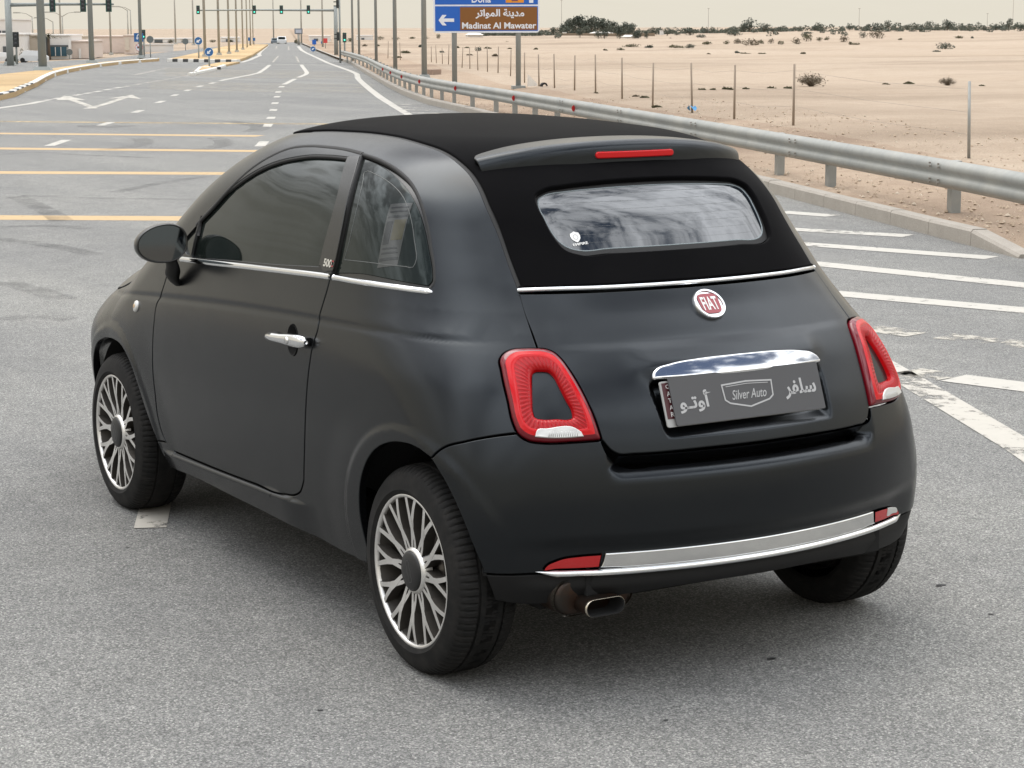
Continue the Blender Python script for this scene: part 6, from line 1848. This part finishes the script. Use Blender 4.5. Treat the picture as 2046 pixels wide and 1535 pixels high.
for px, w_, lab in ((1205, 42, 'long pale tent in front of the dark grove'), (1262, 24, 'smaller pale tent right of the long one before the grove'), (950, 26, 'pale tent roof seen beneath the direction sign')):
    p = GD(px, 74.5); o = empty('tent', W3(p, DZ(p)), RY); tag(o, lab, 'tent')
    w = SZ(px, 74.5, w_); h = SZ(px, 74.5, 7)
    MB().add([(0, -w / 2, 0), (0, w / 2, 0), (4, w / 2, 0), (4, -w / 2, 0), (0, -w / 2, h * .55), (0, w / 2, h * .55), (4, w / 2, h * .55), (4, -w / 2, h * .55)], [(0, 1, 5, 4), (1, 2, 6, 5), (2, 3, 7, 6), (3, 0, 4, 7)]).build('tent_wall', TENT, o)
    MB().add([(-.2, -w / 2 - .1, h * .55), (-.2, w / 2 + .1, h * .55), (4.2, w / 2 + .1, h * .55), (4.2, -w / 2 - .1, h * .55), (2, -w * .36, h), (2, w * .36, h)], [(0, 1, 5, 4), (2, 3, 4, 5), (1, 2, 5), (3, 0, 4)]).build('tent_roof', TENT, o)
p = GD(1210, 77); o = empty('boundary_wall', W3(p, DZ(p)), RY); tag(o, 'long low brown wall along the foot of the grove', 'wall')
MB().box((0, 0, .18), (.3, SZ(1210, 77, 215), .5)).build('wall', simple('mud_wall', (0.23, 0.18, 0.13), 0.9), o)
MB().box((0, 0, .45), (.36, SZ(1210, 77, 215), .06)).build('coping', simple('mud_coping', (0.30, 0.24, 0.18), 0.9), o)
for px in (1128, 1322):
    p = GD(px, 74); q = empty('hut', W3(p, DZ(p)), RY); tag(q, 'small white hut on the wall before the grove', 'hut', 'white huts before the grove')
    w = SZ(px, 74, 7)
    MB().box((0, 0, w * .6), (w, w, w * 1.2)).build('wall', WALLW, q); MB().box((0, 0, w * 1.25), (w * 1.15, w * 1.15, w * .12)).build('roof', WALLW, q)
# ---- far vehicles
def far_car(st, rz, L, h, mat, label, z=0.0, van=False):
    o = empty('parked_car', W3(st, z), rz); tag(o, label, 'car')
    w = L * .4
    pr_ = [(-.5, .12), (-.5, .5), (-.44, .56), (-.34, .94), (.05 if not van else .25, 1.0), (.28 if not van else .38, .60), (.46, .52), (.5, .40), (.5, .12)]
    v = [(a * L, s_ * w / 2 * (.86 if b_ > .6 else 1), b_ * h) for s_ in (1, -1) for a, b_ in pr_]
    n = len(pr_)
    f = [tuple(range(n)), tuple(range(2 * n - 1, n - 1, -1))] + [(i, n + i, n + (i + 1) % n, (i + 1) % n) for i in range(n)]
    MB().add(v, f).build('body', mat, o)
    for s_ in (1, -1):
        MB().add([(-.31 * L, s_ * (w / 2 * .90), .62 * h), (.20 * L, s_ * (w / 2 * .90), .62 * h), (.04 * L, s_ * (w / 2 * .88), .93 * h), (-.28 * L, s_ * (w / 2 * .88), .90 * h)], [(0, 1, 2, 3)]).build('side_window', GLASS, o)
        for x in (-.3, .3):
            MB().lathe([(.001, -.1), (.2 * h, -.1), (.2 * h, .1), (.001, .1)], (x * L, s_ * w * .42, .2 * h), 'y', 14).build('wheel', RUBBER, o)
    MB().add([(-.445 * L, -w * .38, .60 * h), (-.445 * L, w * .38, .60 * h), (-.36 * L, w * .34, .92 * h), (-.36 * L, -w * .34, .92 * h)], [(0, 1, 2, 3)]).build('rear_window', GLASS, o)
    return o
far_car(G(563, 87.3), RY, 2.6, .80, CARW, 'white car far down the road before the horizon')
far_car(G(550, 87.0), RY, 2.3, .62, CARG, 'grey car beside the white one far down the road')
far_car(G(66, 125), RY + 1.45, 1.55, .62, CARW, 'white van parked before the cream shop, half behind the lamp post', .0, True)
far_car(G(0, 124.5), RY + 1.5, 1.5, .52, CARW, 'white car cut off at the foot of the left signal mast')
# ---- bushes, shrubs and trees
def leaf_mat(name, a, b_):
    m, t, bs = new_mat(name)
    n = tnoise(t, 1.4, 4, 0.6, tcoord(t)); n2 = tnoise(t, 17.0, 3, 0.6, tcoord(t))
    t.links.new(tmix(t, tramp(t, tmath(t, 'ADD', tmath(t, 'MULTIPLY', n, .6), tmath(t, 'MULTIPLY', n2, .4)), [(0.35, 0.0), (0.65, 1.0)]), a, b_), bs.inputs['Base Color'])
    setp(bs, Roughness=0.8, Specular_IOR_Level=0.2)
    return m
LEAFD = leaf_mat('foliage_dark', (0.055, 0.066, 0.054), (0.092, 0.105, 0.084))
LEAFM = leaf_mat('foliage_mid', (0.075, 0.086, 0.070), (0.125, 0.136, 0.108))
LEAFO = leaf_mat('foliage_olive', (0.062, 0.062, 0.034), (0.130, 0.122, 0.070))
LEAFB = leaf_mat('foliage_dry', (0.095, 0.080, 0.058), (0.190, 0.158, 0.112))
BARK = simple('bark', (0.10, 0.075, 0.055), 0.9)
def leaf_cloud(n, blobs, size, rg, flat=.5):
    """many small leaf faces spread over lumpy blobs; blobs: (cx, cy, cz, rx, ry, rz)"""
    v = []; f = []
    wts = np.array([b_[3] * b_[4] * b_[5] for b_ in blobs]) ** .67; wts /= wts.sum()
    for _ in range(n):
        b_ = blobs[rg.choice(len(blobs), p=wts)]
        d_ = rg.normal(size=3); d_ /= np.linalg.norm(d_)
        r_ = (.45 + .6 * rg.rand() ** .6)
        c_ = np.array(b_[:3]) + d_ * r_ * np.array(b_[3:])
        u = rg.normal(size=3); u /= np.linalg.norm(u); w = np.cross(u, rg.normal(size=3)); w /= np.linalg.norm(w)
        s_ = size * (.6 + .8 * rg.rand()); k = len(v)
        v += [c_ + u * s_, c_ + w * s_ * flat, c_ - u * s_, c_ - w * s_ * flat]
        f.append((k, k + 1, k + 2, k + 3))
    return v, f
RG = np.random.RandomState(11)
def tree(px, yb, yt, wpx, mat, label, group, seed, n=420, name='tree', cat='tree', multi=5, trunk=True, shape='round'):
    rg = np.random.RandomState(seed)
    p = G(px, yb); z0 = 0.0
    if p[1] < lin(KPATH, p[0]):
        p = GD(px, yb); z0 = DZ(p)
    k_ = np.dot(np.array(W3(p, z0)) - _cp, np.array(CAM_F)) / F_PX
    h = (yb - yt) * k_; w = wpx * k_
    o = empty(name, W3(p, z0 - .05), rg.rand() * 6.28); tag(o, label, cat, group)
    blobs = []
    for k in range(multi):
        a = rg.rand() * 6.28; rr = rg.rand() ** .5 * .28 * w
        zz = h * (.50 + .28 * rg.rand()) if trunk else h * (.25 + .4 * rg.rand())
        if shape == 'cone': rr *= (1.15 - zz / h); 
        sz = w * (.20 + .14 * rg.rand())
        blobs.append((rr * math.cos(a), rr * math.sin(a), zz, sz, sz, min(h * .30, sz * 1.0 + h * .05)))
    blobs.append((0, 0, h * (.80 if trunk else .6), w * .20, w * .20, h * .22))
    if not trunk: blobs.append((0, 0, h * .3, w * .42, w * .42, h * .32))
    else: blobs.append((0, 0, h * .38, w * .36, w * .36, h * .30))
    v, f = leaf_cloud(n, blobs, max(.05, .055 * (w + h) * .5), rg)
    mobj('crown', v, f, mat, o, False)
    tr = MB(); r_ = max(.02, .035 * w)
    tr.tube([(0, 0, -.1), (.02 * w, 0, h * .3), (0, .03 * w, h * .6)], [r_, r_ * .8, r_ * .4], 6)
    for k in range(3):
        a = k * 2.1 + rg.rand()
        tr.tube([(0, 0, h * .25), (.2 * w * math.cos(a), .2 * w * math.sin(a), h * .6)], [r_ * .5, r_ * .2], 5)
    tr.build('trunk', BARK, o)
    return o
sd = 100
# the dark grove: two staggered rows of trees
gr = [(1128, 44), (1138, 36), (1149, 31), (1160, 29), (1171, 30), (1182, 32), (1193, 34), (1204, 37), (1215, 40), (1226, 43), (1238, 45), (1250, 47), (1262, 50), (1273, 53)]
for k, (x, yt) in enumerate(gr):
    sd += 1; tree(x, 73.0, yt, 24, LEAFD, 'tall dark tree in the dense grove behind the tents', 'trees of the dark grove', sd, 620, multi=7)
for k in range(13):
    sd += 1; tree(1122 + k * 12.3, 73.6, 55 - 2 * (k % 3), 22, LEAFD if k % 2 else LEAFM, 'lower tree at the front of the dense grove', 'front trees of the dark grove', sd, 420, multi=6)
line_t = [(a, b_, c, d * 1.55) for a, b_, c, d in [(1106, 73, 53, 16), (1094, 73, 60, 12), (1080, 73, 60, 14), (1062, 73, 62, 18), (1040, 73, 60, 18), (1010, 73, 63, 20), (985, 73, 64, 16), (1291, 72, 54, 8), (1305, 72, 53, 16), (1318, 72, 58, 12), (1333, 71.5, 55, 16), (1352, 71.5, 64, 14), (1378, 71, 57, 24), (1402, 71, 62, 18), (1424, 70.5, 53, 10), (1412, 71, 60, 16), (1440, 70.5, 58, 14), (1466, 70, 56, 24), (1497, 69.5, 37, 22), (1486, 69.5, 46, 14), (1527, 69, 50, 24), (1545, 69, 60, 16), (1566, 68.5, 48, 14), (1556, 68.5, 60, 20), (1590, 68, 62, 26), (1612, 67.5, 63, 18), (1638, 67, 43, 15), (1628, 67, 56, 18), (1652, 66.5, 60, 16), (1682, 65.5, 57, 10), (1698, 65, 56, 14), (1712, 64.5, 58, 16), (1727, 64, 49, 15), (1747, 64, 41, 24), (1775, 63.5, 41, 12), (1760, 63.5, 54, 18), (1797, 63, 50, 14), (1810, 63, 52, 14), (1825, 63, 49, 16), (1838, 62.5, 47, 16), (1856, 62.5, 42, 12), (1870, 62.5, 53, 16), (1893, 62, 40, 22), (1908, 62, 52, 18), (1930, 61.5, 56, 22), (1990, 61, 51, 22), (2015, 60.5, 37, 12), (2008, 60.5, 51, 24), (2038, 60, 48, 22), (1468, 70, 60, 30), (1666, 66, 61, 20), (1850, 63, 55, 26), (1790, 63.5, 56, 22), (1975, 61, 55, 18)]]
for k, (x, yb, yt, w) in enumerate(line_t):
    sd += 1
    if yb - yt > 18: lab, grp = 'taller tree standing up from the distant tree line', 'tall trees of the distant line'
    else: lab, grp = 'low bushy tree in the distant line along the desert edge', 'low trees of the distant line'
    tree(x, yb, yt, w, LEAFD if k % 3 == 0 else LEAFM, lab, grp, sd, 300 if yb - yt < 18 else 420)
# the unbroken low belt of far trees behind the single ones
v, f = [], []
rb_ = np.random.RandomState(5)
for k in range(620):
    px = 960 + 2254 * k / 620; yb = max(59.5, 74.5 - (px - 985) * .0135)
    p = GD(px, yb - .6); z0 = DZ(p); k_ = np.dot(np.array(W3(p, z0)) - _cp, np.array(CAM_F)) / F_PX
    w_ = (8 + 8 * rb_.rand()) * k_; h_ = (7.5 + 8.0 * rb_.rand() ** 2) * k_
    c_ = np.array(W3((p[0] + 6 * rb_.rand(), p[1]), z0))
    a, b_ = leaf_cloud(70, [(c_[0], c_[1], c_[2] + h_ * .48, w_ * .6, w_ * .6, h_ * .5)], .9 * k_ * 1.6, rb_, .7)
    n0 = len(v); v += a; f += [tuple(i + n0 for i in q) for q in b_]
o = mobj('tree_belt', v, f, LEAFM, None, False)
tag(o, 'unbroken grey-green belt of far trees along the desert edge', 'trees'); o['kind'] = 'stuff'
# far scrub on the left horizon
for k, (x, yb, yt, w) in enumerate([(322, 86, 78, 22), (340, 86, 79, 16), (368, 86, 77, 18), (425, 85, 79, 18), (462, 84, 79, 14), (592, 88, 79, 11), (700, 84, 76, 16), (760, 82, 74, 20), (790, 82, 75, 22), (823, 80, 75, 18), (876, 79, 68, 11), (851, 79, 73, 16)]):
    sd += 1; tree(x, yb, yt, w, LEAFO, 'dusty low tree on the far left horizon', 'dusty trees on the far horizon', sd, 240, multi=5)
# palms beside the shops
def palm(px, yb, yt, label):
    p = G(px, yb); h = HH(px, yb, yt); o = empty('palm_tree', W3(p, 0)); tag(o, label, 'palm tree', 'palms by the shops')
    MB().tube([(0, 0, -.1), (.04, 0, h * .9)], [.10, .07], 8).build('trunk', BARK, o, True)
    v = []; f = []
    for k in range(16):
        a = 2 * math.pi * k / 16; up = .5 if k % 2 else .15
        for j in range(4):
            r0, r1 = .22 * j, .22 * (j + 1)
            z0_, z1_ = h * .9 + up * r0 - .45 * r0 ** 2, h * .9 + up * r1 - .45 * r1 ** 2
            wd = .09 * (1 - j / 5); n_ = len(v)
            v += [(r0 * math.cos(a) - wd * math.sin(a), r0 * math.sin(a) + wd * math.cos(a), z0_), (r1 * math.cos(a), r1 * math.sin(a), z1_), (r0 * math.cos(a) + wd * math.sin(a), r0 * math.sin(a) - wd * math.cos(a), z0_)]
            f.append((n_, n_ + 1, n_ + 2))
    mobj('crown', v, f, LEAFO, o, False)
palm(90, 119, 66, 'short palm in front of the glazed shop'); palm(99, 119, 66, 'short palm in front of the glazed shop')
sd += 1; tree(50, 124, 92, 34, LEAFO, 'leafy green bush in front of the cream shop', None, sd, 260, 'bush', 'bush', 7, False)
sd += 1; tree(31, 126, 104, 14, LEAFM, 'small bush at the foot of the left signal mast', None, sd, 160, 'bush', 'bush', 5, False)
# bare bushes: a fan of forking twigs with a haze of small dry leaves
def twig_bush(px, yb, yt, wpx, label, seed):
    rg = np.random.RandomState(seed)
    p = GD(px, yb); z0 = DZ(p); k_ = np.dot(np.array(W3(p, z0)) - _cp, np.array(CAM_F)) / F_PX
    h = (yb - yt) * k_; w = wpx * k_
    o = empty('bush', W3(p, z0), rg.rand() * 6); tag(o, label, 'bush')
    tw = MB(); v, f = [], []
    for k in range(90):
        a = rg.rand() * 6.28; r_ = rg.rand() ** .6 * w * .5; top = h * (.45 + .55 * rg.rand()) * (1 - .35 * (r_ / (w * .5)) ** 2)
        e = np.array((r_ * math.cos(a), r_ * math.sin(a), top)); m_ = e * np.array((.45, .45, .55)) + rg.normal(size=3) * .03 * w
        tw.tube([(rg.normal() * .03 * w, rg.normal() * .03 * w, 0), m_, e], [.008 * w + .002, .005 * w, .002 * w], 4, False)
        for _ in range(2):
            e2 = m_ + (e - m_) * rg.rand() + rg.normal(size=3) * np.array((.10, .10, .06)) * w
            tw.tube([m_ + (e - m_) * .3, e2], [.003 * w, .0015 * w], 3, False)
        for _ in range(9):
            c_ = m_ + (e - m_) * (.3 + .8 * rg.rand()) + rg.normal(size=3) * .045 * w
            u = rg.normal(size=3) * .016 * w; q = rg.normal(size=3) * .010 * w; n0 = len(v)
            v += [c_ + u, c_ + q, c_ - u, c_ - q]; f.append((n0, n0 + 1, n0 + 2, n0 + 3))
    tw.build('twigs', simple_once('twig_brown', (.16, .125, .09), .9), o); mobj('leaves', v, f, LEAFB, o, False)
# desert scrub
shr = [(1620, 173, 147, 62, LEAFB), (1893, 171, 154, 36, LEAFB), (1502, 91, 72, 40, LEAFB), (1452, 88, 78, 15, LEAFO), (1475, 89, 76, 20, LEAFB), (1520, 92, 82, 16, LEAFO), (1540, 91, 78, 18, LEAFB), (1560, 90, 80, 14, LEAFO), (1592, 89, 72, 20, LEAFB), (1612, 86, 66, 26, LEAFO), (1636, 87, 74, 16, LEAFO), (1652, 89, 79, 15, LEAFO), (1686, 88, 73, 24, LEAFB), (1700, 90, 81, 10, LEAFO), (1725, 87, 71, 20, LEAFM), (1752, 88, 67, 36, LEAFB), (1778, 78, 70, 14, LEAFO), (1712, 90, 83, 18, LEAFO), (1890, 87, 69, 44, LEAFM), (1873, 88, 79, 22, LEAFM), (1915, 88, 80, 20, LEAFO), (1942, 77, 71, 8, LEAFM), (1798, 80, 75, 10, LEAFO), (1260, 96, 88, 42, LEAFO), (1240, 97, 90, 18, LEAFO), (1296, 96, 87, 20, LEAFM), (1350, 96, 87, 40, LEAFO), (1376, 95, 84, 26, LEAFM), (1412, 93, 83, 20, LEAFO), (1210, 98, 93, 12, LEAFO), (1474, 107, 100, 14, LEAFM), (1490, 108, 104, 22, LEAFO), (1522, 108, 104, 20, LEAFO), (1605, 108, 102, 12, LEAFO), (1415, 105, 99, 10, LEAFB), (812, 108, 101, 24, LEAFO), (792, 116, 110, 20, LEAFO), (884, 102, 96, 13, LEAFM), (955, 102, 90, 15, LEAFM), (914, 97, 91, 10, LEAFO), (933, 100, 96, 14, LEAFO), (974, 98, 93, 20, LEAFO), (990, 117, 110, 16, LEAFB), (940, 116, 111, 18, LEAFB), (1015, 83, 79, 10, LEAFO), (1018, 98, 94, 12, LEAFO), (1070, 99, 94, 12, LEAFO), (840, 95, 86, 10, LEAFM), (754, 92, 86, 12, LEAFO), (728, 93, 86, 12, LEAFB), (1312, 215, 208, 20, LEAFO), (1286, 196, 188, 18, LEAFO), (1270, 194, 189, 12, LEAFB), (1403, 180, 175, 22, LEAFO), (1425, 180, 174, 18, LEAFO), (1455, 179, 172, 20, LEAFO), (1490, 178, 171, 16, LEAFO), (1540, 177, 172, 22, LEAFO), (1575, 177, 170, 18, LEAFO), (1770, 169, 164, 16, LEAFO), (1815, 168, 160, 20, LEAFO), (1960, 172, 167, 16, LEAFO), (1190, 191, 187, 12, LEAFO), (880, 170, 166, 10, LEAFO), (1340, 77, 72, 8, LEAFM)]
for k, (x, yb, yt, w, mt) in enumerate(shr):
    sd += 1
    if k == 0: lab, grp = 'brown bare-twigged bush just behind the fence post', None
    elif k == 1: lab, grp = 'smaller bare bush alone beyond the fence', None
    elif k in (2, 15): lab, grp = 'broad purplish thorn tree in the middle desert', 'thorn trees in the middle desert'
    elif k == 18: lab, grp = 'broad dark green thicket alone in the far desert', None
    elif yb > 165: lab, grp = 'tiny tuft of scrub on the sand beyond the fence', 'scrub tufts beyond the fence'
    else: lab, grp = 'low desert shrub dotted over the far sand', 'desert shrubs'
    if k < 2:
        twig_bush(x, yb, yt, w, lab, sd); continue
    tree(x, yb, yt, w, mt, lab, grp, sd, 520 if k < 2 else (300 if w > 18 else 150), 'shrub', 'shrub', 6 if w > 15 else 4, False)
# ---- far masts on the skyline
for px, yt, yb in ((1122, 2, 72), (1415, 18, 70), (1716, 18, 66), (2023, 0, 61), (1972, 28, 62)):
    p = G(px, yb); h = SZ(px, yb, yb - yt); o = empty('radio_mast', W3(p, 0)); tag(o, 'thin lattice mast on the far skyline', 'mast', 'masts on the skyline')
    MB().tube([(0, 0, 0), (0, 0, h)], [SZ(px, yb, .9), SZ(px, yb, .45)], 4).build('mast', simple_once('mast_grey', (.42, .40, .36), .8), o)
    MB().box((0, 0, h), (SZ(px, yb, 3), SZ(px, yb, 3), SZ(px, yb, 1))).build('antenna', simple_once('mast_grey', (.42, .40, .36), .8), o)
# ---- litter on the sand by the sign post
p = GD(1056, 177); o = empty('fallen_board', W3(p, DZ(p) + .05), .7); tag(o, 'broken pale board lying against the foot of the sign post', 'board')
v_ = [(-.05, .0, .0), (.0, -.75, .0), (.05, -.78, .03), (.05, .0, .32), (-.02, .0, .32), (-.02, -.74, .05)]
MB().add([(0, 0, 0), (0, -.75, 0), (0, -.70, .05), (0, 0, .30), (.03, 0, 0), (.03, -.75, 0), (.03, -.70, .05), (.03, 0, .30)], [(0, 1, 2, 3), (7, 6, 5, 4), (0, 4, 5, 1), (1, 5, 6, 2), (2, 6, 7, 3), (3, 7, 4, 0)]).build('board', TENT, o)
p = GD(866, 149.5); o = empty('concrete_block', W3(p, DZ(p)), .4); tag(o, 'small reddish concrete block lying on the sand between lamp posts', 'block')
MB().box((0, 0, .08), (.3, .5, .2)).build('block', simple('block_tan', (0.30, 0.22, 0.17), 0.9), o)
p = GD(1088, 173); o = empty('tyre_scrap', W3(p, DZ(p)), 0); tag(o, 'half-buried black tyre scrap by the fence posts', 'tyre')
tt_ = MB(); 
for k in range(10):
    a0, a1 = math.pi * k / 10, math.pi * (k + 1) / 10
    tt_.add([(.0, .10 * math.cos(a0), .10 * math.sin(a0)), (.0, .10 * math.cos(a1), .10 * math.sin(a1)), (.0, .05 * math.cos(a1), .05 * math.sin(a1)), (.0, .05 * math.cos(a0), .05 * math.sin(a0)), (.08, .10 * math.cos(a0), .10 * math.sin(a0)), (.08, .10 * math.cos(a1), .10 * math.sin(a1))], [(0, 1, 2, 3), (0, 4, 5, 1)])
tt_.build('tyre', RUBBER, o)
